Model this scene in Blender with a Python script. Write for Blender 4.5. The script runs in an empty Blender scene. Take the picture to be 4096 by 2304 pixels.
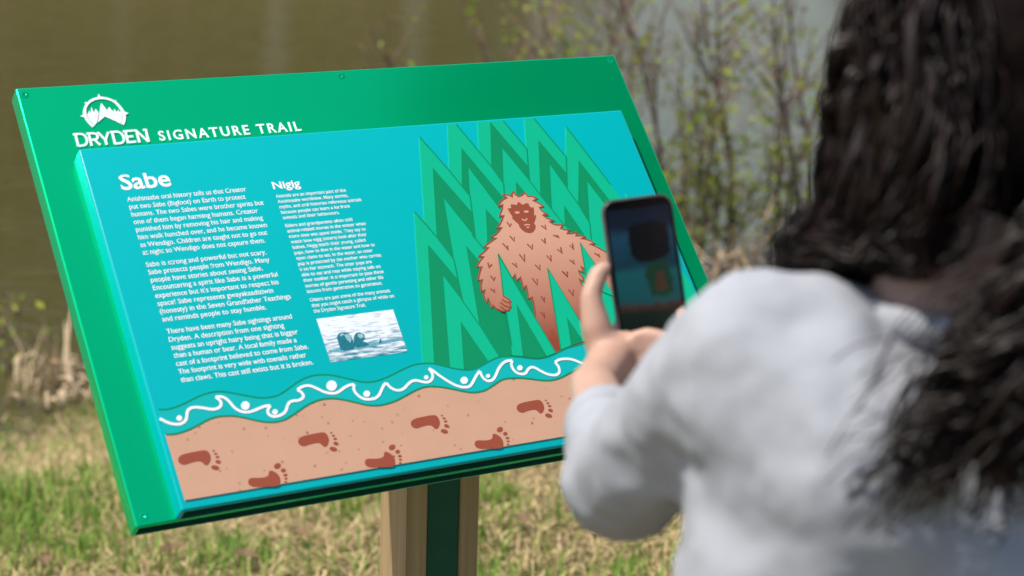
import bpy, bmesh, math, random
import numpy as np
from mathutils import Vector, Matrix, noise as mnoise
R = math.radians
random.seed(7); rng = np.random.default_rng(7)
scene = bpy.context.scene
COL = scene.collection

# ------------------------------------------------------------------ camera, sky, sun, exposure
F_PX, CX, CY = 7849.0, 2048.0, 1152.0
CAM = Vector((0, 0, 1.75)); PITCH, ROLL = -0.2603, 0.031
_f = Vector((0, math.cos(PITCH), math.sin(PITCH))); _r = Vector((1, 0, 0)); _u = _r.cross(_f)
CR = _r * math.cos(ROLL) + _u * math.sin(ROLL); CU = -_r * math.sin(ROLL) + _u * math.cos(ROLL); CF = _f
cam_d = bpy.data.cameras.new('camera'); cam = bpy.data.objects.new('camera', cam_d); COL.objects.link(cam)
cam.matrix_world = Matrix(((CR.x, CU.x, -CF.x, CAM.x), (CR.y, CU.y, -CF.y, CAM.y), (CR.z, CU.z, -CF.z, CAM.z), (0, 0, 0, 1)))
cam_d.sensor_width = 36.0; cam_d.lens = 36.0 * F_PX / 4096.0
cam_d.clip_start = 0.05; cam_d.clip_end = 600
cam_d.dof.use_dof = True; cam_d.dof.focus_distance = 2.68; cam_d.dof.aperture_fstop = 4.2
scene.camera = cam

SUN_H = Vector((-0.955, -0.297, 0)).normalized(); SUN_EL = R(61)
SUN = Vector((SUN_H.x * math.cos(SUN_EL), SUN_H.y * math.cos(SUN_EL), math.sin(SUN_EL)))
world = bpy.data.worlds.new('World'); scene.world = world; world.use_nodes = True
wn = world.node_tree.nodes; wl = world.node_tree.links
sky = wn.new('ShaderNodeTexSky'); sky.sky_type = 'NISHITA'; sky.sun_disc = False
sky.sun_elevation = SUN_EL; sky.sun_rotation = math.atan2(SUN_H.x, SUN_H.y)
sky.air_density = 1.0; sky.dust_density = 1.5
wl.new(sky.outputs[0], wn['Background'].inputs[0]); wn['Background'].inputs[1].default_value = 0.15
sl = bpy.data.lights.new('sun', 'SUN'); sl.energy = 5.0; sl.angle = R(0.53); sl.color = (1.0, 0.94, 0.84)
so = bpy.data.objects.new('sun', sl); COL.objects.link(so); so.rotation_euler = (-SUN).to_track_quat('-Z', 'Y').to_euler(); so.location = SUN * 20
scene.view_settings.view_transform = 'Standard'; scene.view_settings.look = 'None'
scene.view_settings.exposure = 0.08; scene.view_settings.gamma = 1.0; scene.view_settings.use_curve_mapping = False

# ------------------------------------------------------------------ helpers
def ray(px, py): return CF + CR * ((px - CX) / F_PX) - CU * ((py - CY) / F_PX)
def at(px, py, d): return CAM + ray(px, py) * d

def srgb(h):
    c = [int(h[i:i + 2], 16) / 255 for i in (0, 2, 4)]
    return tuple(x / 12.92 if x <= .04045 else ((x + .055) / 1.055) ** 2.4 for x in c) + (1,)

MATS = {}
def mat(name, col, rough=.5, metal=0, spec=.5, var=.06, vscale=30, bump=0, bscale=200, attr=None, sss=0, trans=0):
    if name in MATS: return MATS[name]
    m = bpy.data.materials.new(name); m.use_nodes = True; nt = m.node_tree; N = nt.nodes; L = nt.links
    b = N['Principled BSDF']; b.inputs['Roughness'].default_value = rough; b.inputs['Metallic'].default_value = metal
    b.inputs['Specular IOR Level'].default_value = spec
    tc = N.new('ShaderNodeTexCoord')
    if attr:
        a = N.new('ShaderNodeAttribute'); a.attribute_name = attr; src = a.outputs['Color']
    else:
        rgb = N.new('ShaderNodeRGB'); rgb.outputs[0].default_value = col if len(col) == 4 else tuple(col) + (1,); src = rgb.outputs[0]
    if var:
        nz = N.new('ShaderNodeTexNoise'); nz.inputs['Scale'].default_value = vscale; nz.inputs['Detail'].default_value = 4
        L.new(tc.outputs['Object'], nz.inputs['Vector'])
        mr = N.new('ShaderNodeMapRange'); mr.inputs['To Min'].default_value = 1 - var; mr.inputs['To Max'].default_value = 1 + var
        mr.inputs['From Min'].default_value = .25; mr.inputs['From Max'].default_value = .75
        L.new(nz.outputs['Fac'], mr.inputs['Value'])
        vm = N.new('ShaderNodeVectorMath'); vm.operation = 'SCALE'; L.new(src, vm.inputs[0]); L.new(mr.outputs[0], vm.inputs['Scale']); src = vm.outputs[0]
    L.new(src, b.inputs['Base Color'])
    if bump:
        n2 = N.new('ShaderNodeTexNoise'); n2.inputs['Scale'].default_value = bscale; n2.inputs['Detail'].default_value = 3
        L.new(tc.outputs['Object'], n2.inputs['Vector'])
        bp = N.new('ShaderNodeBump'); bp.inputs['Strength'].default_value = bump; bp.inputs['Distance'].default_value = .002
        L.new(n2.outputs['Fac'], bp.inputs['Height']); L.new(bp.outputs[0], b.inputs['Normal'])
    if sss:
        b.inputs['Subsurface Weight'].default_value = sss; b.inputs['Subsurface Radius'].default_value = (.012, .005, .003); b.inputs['Subsurface Scale'].default_value = 1
    if trans:
        tr = N.new('ShaderNodeBsdfTranslucent'); L.new(src, tr.inputs[0]); mx = N.new('ShaderNodeMixShader'); mx.inputs[0].default_value = trans
        L.new(b.outputs[0], mx.inputs[1]); L.new(tr.outputs[0], mx.inputs[2]); L.new(mx.outputs[0], N['Material Output'].inputs[0])
    MATS[name] = m; return m

ORIG = {}
def root(name, loc, label, cat, group=None):
    o = bpy.data.objects.new(name, None); o.empty_display_size = .05; COL.objects.link(o); o.location = loc
    o['label'] = label; o['category'] = cat
    if group: o['group'] = group
    ORIG[o.name] = Vector(loc); return o
def tag(o, label=None, cat=None, group=None, kind=None):
    if label: o['label'] = label
    if cat: o['category'] = cat
    if group: o['group'] = group
    if kind: o['kind'] = kind
    return o
def link(name, me, m, parent=None, smooth=False):
    o = bpy.data.objects.new(name, me); COL.objects.link(o)
    if m is not None and not me.materials: me.materials.append(m)
    if parent is not None:
        o.parent = parent; ORIG[o.name] = ORIG[parent.name]
    if smooth: me.polygons.foreach_set('use_smooth', [True] * len(me.polygons))
    return o
def mesh(name, verts, faces, m, parent=None, smooth=False):
    """verts in world space; stored relative to the root's origin"""
    off = ORIG[parent.name] if parent is not None else Vector((0, 0, 0))
    me = bpy.data.meshes.new(name); me.from_pydata([tuple(Vector(v) - off) for v in verts], [], faces); me.update()
    return link(name, me, m, parent, smooth)
def from_bm(name, bm, m, parent=None, smooth=False):
    off = ORIG[parent.name] if parent is not None else Vector((0, 0, 0))
    for v in bm.verts: v.co -= off
    me = bpy.data.meshes.new(name); bm.to_mesh(me); bm.free(); return link(name, me, m, parent, smooth)
def tri_mesh(name, V, T, m, cols=None, parent=None, smooth=False):
    """fast builder: V (n,3), T (k,3) ints, cols (n,3) vertex colours"""
    me = bpy.data.meshes.new(name); V = np.asarray(V, np.float32); T = np.asarray(T, np.int32)
    me.vertices.add(len(V)); me.vertices.foreach_set('co', V.ravel())
    me.loops.add(T.size); me.loops.foreach_set('vertex_index', T.ravel())
    me.polygons.add(len(T)); me.polygons.foreach_set('loop_start', np.arange(0, T.size, 3, dtype=np.int32))
    if smooth: me.polygons.foreach_set('use_smooth', np.ones(len(T), bool))
    if cols is not None:
        ca = me.color_attributes.new('Col', 'FLOAT_COLOR', 'POINT')
        ca.data.foreach_set('color', np.concatenate([cols, np.ones((len(cols), 1))], 1).astype(np.float32).ravel())
    me.update(calc_edges=True); me.validate()
    return link(name, me, m, parent)

def catmull(P, n=6, closed=False):
    P = [Vector(p) for p in P]; out = []; k = len(P)
    rngi = range(k) if closed else range(k - 1)
    for i in rngi:
        p0 = P[(i - 1) % k] if closed or i > 0 else P[0]; p1 = P[i]; p2 = P[(i + 1) % k]
        p3 = P[(i + 2) % k] if closed or i + 2 < k else P[-1]
        for j in range(n):
            t = j / n
            out.append(.5 * ((2 * p1) + (p2 - p0) * t + (2 * p0 - 5 * p1 + 4 * p2 - p3) * t * t + (3 * p1 - p0 - 3 * p2 + p3) * t ** 3))
    if not closed: out.append(P[-1])
    return out

def tube(path, radii, sides=6):
    V = []; Fc = []; n = len(path); up = Vector((.13, .21, 1)).normalized()
    for i, p in enumerate(path):
        t = (path[min(i + 1, n - 1)] - path[max(i - 1, 0)])
        t = t.normalized() if t.length > 1e-9 else Vector((0, 0, 1))
        a = t.cross(up); a = a.normalized() if a.length > 1e-4 else t.orthogonal().normalized(); b = t.cross(a)
        for k in range(sides):
            an = 2 * math.pi * k / sides; V.append(p + (a * math.cos(an) + b * math.sin(an)) * radii[i])
    for i in range(n - 1):
        for k in range(sides):
            k2 = (k + 1) % sides; Fc.append((i * sides + k, i * sides + k2, (i + 1) * sides + k2, (i + 1) * sides + k))
    Fc.append(tuple(range(sides))[::-1]); Fc.append(tuple((n - 1) * sides + k for k in range(sides)))
    return V, Fc
def tubes(name, lst, m, parent=None, sides=6, smooth=True):
    V = []; Fc = []
    for path, rad in lst:
        v, f = tube(path, rad, sides); o = len(V); V += v; Fc += [tuple(i + o for i in q) for q in f]
    return mesh(name, V, Fc, m, parent, smooth)

# ------------------------------------------------------------------ setting: ground, water, far bank
WATER = -0.35
def shore(x): return 7.55 + .62 * max(-3.0, min(3.0, x)) + .12 * math.sin(2.1 * x) + .07 * math.sin(5.3 * x + 1)
def gz(x, y):
    d = shore(x) - y
    t = max(0, min(1, (d + .2) / 3.6)); s = t * t * (3 - 2 * t)
    z = -.42 + .42 * s
    if d < -.2: z = -.42 + (d + .2) * .25
    z += .018 * (mnoise.noise(Vector((x * 1.3, y * 1.3, 0))) + .5 * mnoise.noise(Vector((x * 4, y * 4, 3)))) * (1 if d > -.5 else .5)
    return max(z, -1.6)
def ss(t):
    t = max(0, min(1, t)); return t * t * (3 - 2 * t)
def far_z(x, y):
    return gz(x, y) if y < 24 else (-1.6 + min(1, (y - 24) / 7) * (1.75 + .55 * ss((1.5 - x) / 5)) + .15 * mnoise.noise(Vector((x * .2, y * .2, 9))) + 9 * ss((y - 34) / 16) * ss((1.5 - x) / 5))
def ground_sheet():
    xs = list(np.linspace(-160, -6, 20)) + list(np.linspace(-5.5, 6, 93)) + list(np.linspace(7, 160, 20))
    ys = list(np.linspace(-120, -3, 14)) + list(np.linspace(-2, 12, 113)) + list(np.linspace(13, 40, 20)) + list(np.linspace(50, 260, 10))
    V = [(x, y, far_z(x, y)) for y in ys for x in xs]; n = len(xs)
    Fc = [(j * n + i, j * n + i + 1, (j + 1) * n + i + 1, (j + 1) * n + i) for j in range(len(ys) - 1) for i in range(n - 1)]
    m = bpy.data.materials.new('turf_soil'); m.use_nodes = True; N = m.node_tree.nodes; L = m.node_tree.links; b = N['Principled BSDF']
    tc = N.new('ShaderNodeTexCoord')
    n1 = N.new('ShaderNodeTexNoise'); n1.inputs['Scale'].default_value = 3.0; n1.inputs['Detail'].default_value = 6
    n2 = N.new('ShaderNodeTexNoise'); n2.inputs['Scale'].default_value = 60; n2.inputs['Detail'].default_value = 5
    L.new(tc.outputs['Object'], n1.inputs[0]); L.new(tc.outputs['Object'], n2.inputs[0])
    r1 = N.new('ShaderNodeValToRGB'); r1.color_ramp.elements[0].color = (.21, .17, .085, 1); r1.color_ramp.elements[1].color = (.12, .125, .04, 1)
    r1.color_ramp.elements[0].position = .45; r1.color_ramp.elements[1].position = .7
    r2 = N.new('ShaderNodeValToRGB'); r2.color_ramp.elements[0].color = (.35, .3, .25, 1); r2.color_ramp.elements[1].color = (1.25, 1.2, 1.1, 1)
    r2.color_ramp.elements[0].position = .3; r2.color_ramp.elements[1].position = .65
    mx = N.new('ShaderNodeMix'); mx.data_type = 'RGBA'; mx.blend_type = 'MULTIPLY'; mx.inputs[0].default_value = 1
    L.new(n1.outputs[0], r1.inputs[0]); L.new(n2.outputs[0], r2.inputs[0]); L.new(r1.outputs[0], mx.inputs[6]); L.new(r2.outputs[0], mx.inputs[7])
    L.new(mx.outputs[2], b.inputs['Base Color']); b.inputs['Roughness'].default_value = .95; b.inputs['Specular IOR Level'].default_value = .1
    bp = N.new('ShaderNodeBump'); bp.inputs['Distance'].default_value = .02; L.new(n2.outputs[0], bp.inputs['Height']); L.new(bp.outputs[0], b.inputs['Normal'])
    tag(mesh('ground', V, Fc, m, smooth=True), 'grassy bank sloping down to the pond', kind='structure')
ground_sheet()

def water_sheet():
    m = bpy.data.materials.new('murky_water'); m.use_nodes = True; N = m.node_tree.nodes; L = m.node_tree.links; b = N['Principled BSDF']
    b.inputs['Base Color'].default_value = (.072, .066, .023, 1); b.inputs['Roughness'].default_value = .045; b.inputs['IOR'].default_value = 1.333
    tc = N.new('ShaderNodeTexCoord'); mp = N.new('ShaderNodeMapping'); mp.inputs['Scale'].default_value = (.8, 2.6, 1)
    L.new(tc.outputs['Object'], mp.inputs[0])
    n1 = N.new('ShaderNodeTexNoise'); n1.inputs['Scale'].default_value = 3.2; n1.inputs['Detail'].default_value = 4; n1.inputs['Roughness'].default_value = .55
    L.new(mp.outputs[0], n1.inputs[0])
    bp = N.new('ShaderNodeBump'); bp.inputs['Strength'].default_value = .45; bp.inputs['Distance'].default_value = .035
    L.new(n1.outputs[0], bp.inputs['Height']); L.new(bp.outputs[0], b.inputs['Normal'])
    tag(mesh('water', [(-150, 3.5, WATER), (150, 3.5, WATER), (150, 30.5, WATER), (-150, 30.5, WATER)], [(0, 1, 2, 3)], m), 'murky brown pond water with soft ripples', kind='structure')
water_sheet()

# ------------------------------------------------------------------ sign geometry
W, H = 0.9144, 0.6143
YAW, TILT = 0.5391, 0.7523
EX = Vector((math.cos(YAW), math.sin(YAW), 0)); BK = Vector((-math.sin(YAW), math.cos(YAW), 0))
EY = Vector((0, 0, 1)) * math.cos(TILT) + BK * math.sin(TILT); EN = EX.cross(EY)
P0 = CAM + Vector((-0.4258, 2.1187, -0.8651))
TL_IN, TT_IN, TD = .0485, .1141, .0273          # teal box inset left / top, and its depth
GD = .026                                        # green box depth
def PW(u, v, d): return P0 + EX * u + EY * v + EN * d
def uv(px, py, dep=TD):
    d = ray(px, py); q = P0 + EN * dep - CAM; t = q.dot(EN) / d.dot(EN); h = d * t - q
    return Vector((h.dot(EX), h.dot(EY)))
class Zm:
    """a traced crop of the photograph: crop coordinates -> photograph pixels"""
    def __init__(s, x0, y0, x1, w): s.x0, s.y0, s.k = x0, y0, (x1 - x0) / w
    def __call__(s, *pts): return [(s.x0 + s.k * p[0], s.y0 + s.k * p[1]) for p in pts]
    def uv(s, pts, dep=TD): return [uv(s.x0 + s.k * p[0], s.y0 + s.k * p[1], dep) for p in pts]
zA = Zm(1600, 200, 2900, 2576); zB = Zm(1900, 740, 2440, 1956); zC = Zm(1850, 950, 2450, 1739); zD = Zm(1640, 440, 2440, 2229)
zE = Zm(1640, 940, 2300, 1708); zF = Zm(600, 1480, 1500, 2576); zG = Zm(1450, 1380, 2300, 2576); zL = Zm(260, 360, 660, 2415)
zM = Zm(300, 1400, 1700, 2574); zN = Zm(1500, 1350, 2500, 2415); z2 = Zm(400, 600, 1300, 2576); z3 = Zm(500, 1000, 1400, 2576)
z4 = Zm(1000, 650, 1700, 2574); z5 = Zm(1100, 1000, 1700, 1739); z1 = Zm(0, 300, 1300, 2576)

base = (P0 + EX * W / 2 + BK * .3); base.z = 0
sign = root('interpretive_sign', base, 'green and turquoise trail sign on wooden posts with printed story panel', 'sign')

def rounded_box(name, u0, u1, v0, v1, d0, d1, r, m, parent):
    bm = bmesh.new(); bmesh.ops.create_cube(bm, size=1)
    for v in bm.verts:
        u = u0 + (u1 - u0) * (v.co.x + .5); w = v0 + (v1 - v0) * (v.co.y + .5); d = d0 + (d1 - d0) * (v.co.z + .5); v.co = PW(u, w, d)
    es = [e for e in bm.edges if max((e.verts[0].co - PW(0, 0, d1)).dot(EN), (e.verts[1].co - PW(0, 0, d1)).dot(EN)) > -1e-5]
    bmesh.ops.bevel(bm, geom=es, offset=r, segments=4, profile=.5, affect='EDGES')
    bmesh.ops.recalc_face_normals(bm, faces=bm.faces)
    fs = [f for f in bm.faces if f.normal.dot(EY) < -.98]; f = max(fs, key=lambda q: q.calc_area())
    bmesh.ops.inset_region(bm, faces=[f], thickness=.0022, depth=0)
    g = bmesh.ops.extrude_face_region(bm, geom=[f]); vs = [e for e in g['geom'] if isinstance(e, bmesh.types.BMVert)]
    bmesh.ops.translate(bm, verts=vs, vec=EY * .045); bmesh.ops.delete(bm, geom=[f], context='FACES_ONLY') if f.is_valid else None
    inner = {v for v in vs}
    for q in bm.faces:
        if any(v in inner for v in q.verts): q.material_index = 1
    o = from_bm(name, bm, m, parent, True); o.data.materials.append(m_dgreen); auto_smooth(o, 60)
    return o
def auto_smooth(o, ang=35):
    me = o.data; bm = bmesh.new(); bm.from_mesh(me)
    for e in bm.edges:
        if len(e.link_faces) == 2 and e.calc_face_angle(0) > R(ang): e.smooth = False
    bm.to_mesh(me); bm.free()

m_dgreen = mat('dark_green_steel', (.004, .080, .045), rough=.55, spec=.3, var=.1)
m_green = mat('green_metallic_paint', (.0, .76, .28), rough=.15, metal=.72, spec=.3, var=.012, vscale=6, bump=.03, bscale=900)
m_teal = mat('turquoise_print', srgb('00abae'), rough=.28, spec=.25, var=.015, vscale=8, bump=.05, bscale=1500)
m_tree_l = mat('light_green_print', srgb('00b285'), rough=.36, var=.015, vscale=40, bump=.05, bscale=1500)
m_tree_d = mat('dark_green_print', srgb('008a58'), rough=.36, var=.02, vscale=40, bump=.05, bscale=1500)
m_river = mat('river_turquoise_print', srgb('00aeac'), rough=.4, var=.01, bump=.05, bscale=1500)
m_white = mat('white_print', (.80, .81, .83), rough=.4, var=.01)
m_brown = mat('brown_print', srgb('96482f'), rough=.45, var=.03, vscale=60, bump=.05, bscale=1500)
m_peach = mat('peach_print', srgb('cf9c82'), rough=.45, var=.02, vscale=60, bump=.05, bscale=1500)

def box_part(name, corner_list, faces, m, parent): return mesh(name, corner_list, faces, m, parent)
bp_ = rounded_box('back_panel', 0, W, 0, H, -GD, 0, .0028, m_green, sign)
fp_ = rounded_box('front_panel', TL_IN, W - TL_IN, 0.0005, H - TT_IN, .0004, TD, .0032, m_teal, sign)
tag(bp_, 'glossy green metal backing tray'); tag(fp_, 'raised turquoise panel carrying the story and picture')

LAYER = [0]
def prism(name, pts, d0, d1, m, parent):
    """pts: (u,v) outline -> solid slab between depths d0 and d1"""
    pts = [Vector((p[0], p[1])) for p in pts]
    q = [pts[0]]
    for p in pts[1:]:
        if (p - q[-1]).length > 1e-5: q.append(p)
    if (q[0] - q[-1]).length < 1e-5: q.pop()
    pts = q
    bm = bmesh.new(); top = [bm.verts.new(PW(p.x, p.y, d1)) for p in pts]; f = bm.faces.new(top)
    area = sum(pts[i].x * pts[(i + 1) % len(pts)].y - pts[(i + 1) % len(pts)].x * pts[i].y for i in range(len(pts)))
    if area < 0: f.normal_flip()
    low = [bm.verts.new(PW(p.x, p.y, d0)) for p in pts]
    for i in range(len(pts)):
        j = (i + 1) % len(pts); q = (low[i], low[j], top[j], top[i]); bm.faces.new(q if area > 0 else q[::-1])
    bm.normal_update(); bmesh.ops.triangulate(bm, faces=[f], quad_method='BEAUTY', ngon_method='EAR_CLIP')
    return from_bm(name, bm, m, parent)
def ribbon(pts, w, d):
    """a flat stroke of width w along (u,v) points; returns verts, faces"""
    n = len(pts); V = []; Fc = []
    for i, p in enumerate(pts):
        a = pts[max(i - 1, 0)]; b = pts[min(i + 1, n - 1)]; t = (b - a)
        if t.length < 1e-9: t = Vector((1, 0))
        t.normalize(); nn = Vector((-t.y, t.x)); k = 1.0
        if 0 < i < n - 1:
            s = (p - pts[i - 1]); s = s.normalized() if s.length > 1e-9 else t
            c = max(.45, abs(nn.dot(Vector((-s.y, s.x))))); k = 1 / c
        V += [PW(*(p + nn * w / 2 * k), d), PW(*(p - nn * w / 2 * k), d)]
    for i in range(n - 1): Fc.append((2 * i, 2 * i + 1, 2 * i + 3, 2 * i + 2))
    return V, Fc
def strokes(name, lists, w, d, m, parent, smooth_n=0, closed=False):
    V = []; Fc = []
    for k, pts in enumerate(lists):
        pts = [Vector((p[0], p[1])) for p in pts]
        if smooth_n: pts = [Vector((q.x, q.y)) for q in catmull([(p.x, p.y, 0) for p in pts], smooth_n)]
        v, f = ribbon(pts, w, d + k * 2e-6); o = len(V); V += v; Fc += [tuple(i + o for i in q) for q in f]
    return mesh(name, V, Fc, m, parent)
def ell(cx, cy, a, b, rot=0, n=20):
    c, s = math.cos(R(rot)), math.sin(R(rot))
    return [(cx + a * math.cos(t) * c - b * math.sin(t) * s, cy + a * math.cos(t) * s + b * math.sin(t) * c) for t in [2 * math.pi * i / n for i in range(n)]]

# --- relief layers on the turquoise face: forest, river, sand
D1 = TD + .0014                      # top of forest relief
TOPV = H - TT_IN
river_top = zF.uv([(75, 460), (150, 462), (250, 445), (400, 385), (550, 310), (700, 262), (800, 254), (900, 265), (1050, 293), (1200, 320), (1290, 325), (1400, 315), (1500, 275), (1600, 205), (1700, 135), (1800, 88), (1900, 66), (2000, 62), (2100, 72), (2250, 105), (2400, 140)]) + \
    zG.uv([(20, 457), (80, 458), (180, 440), (320, 385), (450, 320), (580, 262), (680, 236), (780, 230), (880, 238), (1000, 268), (1100, 292), (1200, 308), (1280, 310), (1360, 295), (1450, 250), (1550, 195), (1650, 155), (1750, 147), (1850, 150), (1950, 162), (2050, 173), (2150, 172), (2250, 150), (2350, 105), (2450, 55), (2550, 25)]) + \
    [uv(*p) for p in [(2350, 1374), (2420, 1376), (2500, 1395), (2600, 1405), (2700, 1370), (2800, 1332), (2868, 1326)]]
river_bot = zF.uv([(175, 742), (260, 742), (350, 722), (450, 685), (550, 635), (650, 580), (750, 545), (850, 533), (950, 533), (1050, 548), (1200, 582), (1300, 600), (1400, 603), (1480, 592), (1560, 563), (1660, 500), (1760, 430), (1850, 380), (1950, 345), (2050, 333), (2150, 337), (2300, 367), (2450, 403)]) + \
    zG.uv([(80, 738), (160, 740), (240, 732), (380, 690), (500, 630), (600, 575), (700, 530), (780, 512), (880, 510), (1000, 525), (1150, 555), (1270, 578), (1350, 582), (1430, 570), (1500, 545), (1600, 480), (1680, 430), (1760, 412), (1880, 408), (2000, 415), (2130, 432), (2230, 438), (2320, 428), (2420, 392), (2500, 350)]) + \
    [uv(*p) for p in [(2340, 1466), (2400, 1468), (2480, 1491), (2520, 1496), (2600, 1485), (2700, 1450), (2800, 1420), (2905, 1425)]]
UR = W - TL_IN - .006; UL = TL_IN + .006
river_top[-1] = Vector((UR, river_top[-1].y)); river_bot[-1] = Vector((UR, river_bot[-1].y))
river_top[0] = Vector((UL, river_top[0].y)); river_bot[0] = Vector((UL, river_bot[0].y))
def sm(pts, n=3): return [Vector((q.x, q.y)) for q in catmull([(p.x, p.y, 0) for p in pts], n)]
river_top = sm(river_top); river_bot = sm(river_bot)
sand_v = .0125
D2 = TD + .0020
prism('river_relief', river_top + river_bot[::-1], TD, D2, m_river, fp_)

def sand_material():
    m = mat('sand_print', srgb('c79a7e'), rough=.5, var=.03, vscale=25, bump=.06, bscale=1500)
    N = m.node_tree.nodes; L = m.node_tree.links; b = N['Principled BSDF']
    src = b.inputs['Base Color'].links[0].from_socket
    vo = N.new('ShaderNodeTexVoronoi'); vo.inputs['Scale'].default_value = 80; tc = [n for n in N if n.type == 'TEX_COORD'][0]; L.new(tc.outputs['Object'], vo.inputs['Vector'])
    lt = N.new('ShaderNodeMath'); lt.operation = 'LESS_THAN'; lt.inputs[1].default_value = .16; L.new(vo.outputs['Distance'], lt.inputs[0])
    sp = N.new('ShaderNodeSeparateColor'); L.new(vo.outputs['Color'], sp.inputs[0])
    g2 = N.new('ShaderNodeMath'); g2.operation = 'GREATER_THAN'; g2.inputs[1].default_value = .35; L.new(sp.outputs[0], g2.inputs[0])
    mu = N.new('ShaderNodeMath'); mu.operation = 'MULTIPLY'; L.new(lt.outputs[0], mu.inputs[0]); L.new(g2.outputs[0], mu.inputs[1])
    mu2 = N.new('ShaderNodeMath'); mu2.operation = 'MULTIPLY'; L.new(mu.outputs[0], mu2.inputs[0]); L.new(sp.outputs[1], mu2.inputs[1])
    mx = N.new('ShaderNodeMix'); mx.data_type = 'RGBA'; mx.inputs[7].default_value = (.30, .14, .085, 1); L.new(mu2.outputs[0], mx.inputs[0]); L.new(src, mx.inputs[6]); L.new(mx.outputs[2], b.inputs['Base Color'])
    return m
prism('sand_relief', river_bot + [Vector((UR, sand_v)), Vector((UL + .001, sand_v))], TD, TD + .0017, sand_material(), fp_)
strokes('river_edge_line', [river_top], .0019, D2 + .00025, m_tree_d, fp_)
strokes('river_edge_line', [river_bot], .0019, D2 + .00025, m_tree_d, fp_)

# forest silhouette
rt_x0 = zE.uv([(130, 1330)])[0].x
def below(pts):     # part of the river's top edge under the forest
    return [p for p in river_top if p.x > rt_x0 and p.x < UR + 1e-6]
rt_right = uv(2777, 1134)
forest = zE.uv([(130, 1335)]) + zD.uv([(45, 1140), (160, 1268), (100, 303), (435, 683), (415, 170), (508, 162), (767, 472), (750, 146), (1033, 124), (1295, 438), (1273, 107), (1376, 100), (1735, 530), (1735, 190)]) + [uv(2505, 822), uv(2503, 775), uv(2772, 1126)]
forest[-1] = Vector((UR, forest[-1].y))
fr_bot = below(river_top)
prism('forest_relief', forest + fr_bot[::-1], TD, D1, m_tree_l, fp_)
DK = D1 + .00025
dark = [
    zD.uv([(247, 648), (680, 1140), (716, 1418), (368, 985)]) + zE.uv([(415, 52), (450, 255), (271, 25)]),
    zD.uv([(567, 425), (1048, 1000), (1000, 1115), (642, 640), (663, 960), (572, 845)]),
    zD.uv([(838, 1108), (1050, 1340)]) + zE.uv([(880, 40), (775, 165), (794, 52)]),
    zD.uv([(888, 137), (1303, 625), (1325, 795), (1022, 428), (1037, 825), (900, 638)]),
    zD.uv([(1173, 803), (1300, 950), (1250, 1000), (1180, 1000)]),
    zD.uv([(1424, 340), (1733, 703), (1745, 880), (1550, 607), (1575, 1112), (1447, 950)]),
    zD.uv([(1712, 1068), (1960, 1430), (2010, 1520), (1900, 1520), (1718, 1290)]),
    zD.uv([(1875, 568), (2300, 1115), (2350, 1300), (1968, 797), (1997, 1268), (1867, 1050)]),
    zE.uv([(180, 100), (487, 462), (540, 690), (335, 420), (408, 1372), (243, 1338)]),
    zE.uv([(518, 897), (800, 1305), (720, 1350), (640, 1385), (552, 1393)]),
    zE.uv([(575, 115), (800, 380), (960, 640), (995, 790), (1055, 1253), (918, 1258), (712, 935)]),
    zE.uv([(1030, 410), (1300, 430), (1300, 880)]),
]
for pl in dark: prism('dark_chevron', pl, D1, DK, m_tree_d, fp_)
outl = [zD.uv([(435, 683), (663, 965), (690, 1170), (720, 1430)]), zD.uv([(767, 472), (900, 635), (1037, 825), (1046, 950)]), zD.uv([(1297, 440), (1325, 795), (1447, 950), (1575, 1112), (1715, 1290)]),
        zD.uv([(1735, 530), (1745, 880), (1867, 1050), (1997, 1268), (2015, 1449)]), zD.uv([(160, 1268), (292, 1420)]) + zE.uv([(450, 258), (490, 462), (540, 690), (714, 935), (918, 1258)]), zE.uv([(635, 0), (770, 160)]),
        zD.uv([(100, 303), (435, 683)]), zD.uv([(508, 162), (767, 472)]), zD.uv([(1033, 124), (1295, 438)]), zD.uv([(1376, 100), (1735, 530)]), zD.uv([(1735, 190), (2229, 835)]), zD.uv([(45, 1140), (160, 1268)]) ]
strokes('tree_outline', outl, .0016, DK + .0001, m_tree_d, fp_)

# --- the hairy figure
SB = DK + .0004
def hair_gradient():
    m = mat('hairy_figure_print', srgb('d09b80'), rough=.42, var=.02, vscale=60, bump=.06, bscale=1500)
    N = m.node_tree.nodes; L = m.node_tree.links; b = N['Principled BSDF']; src = b.inputs['Base Color'].links[0].from_socket
    tc = [n for n in N if n.type == 'TEX_COORD'][0]; dot = N.new('ShaderNodeVectorMath'); dot.operation = 'DOT_PRODUCT'; dot.inputs[1].default_value = EY
    L.new(tc.outputs['Object'], dot.inputs[0])
    v0 = (PW(0, uv(2090, 930).y, 0) - base).dot(EY); v1 = (PW(0, uv(2220, 1360).y, 0) - base).dot(EY)
    mr = N.new('ShaderNodeMapRange'); mr.inputs['From Min'].default_value = v0; mr.inputs['From Max'].default_value = v1; L.new(dot.outputs['Value'], mr.inputs['Value'])
    pw = N.new('ShaderNodeMath'); pw.operation = 'POWER'; pw.inputs[1].default_value = 1.3; L.new(mr.outputs[0], pw.inputs[0])
    mx = N.new('ShaderNodeMix'); mx.data_type = 'RGBA'; mx.inputs[7].default_value = srgb('8e4028'); L.new(pw.outputs[0], mx.inputs[0]); L.new(src, mx.inputs[6]); L.new(mx.outputs[2], b.inputs['Base Color'])
    return m
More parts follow.
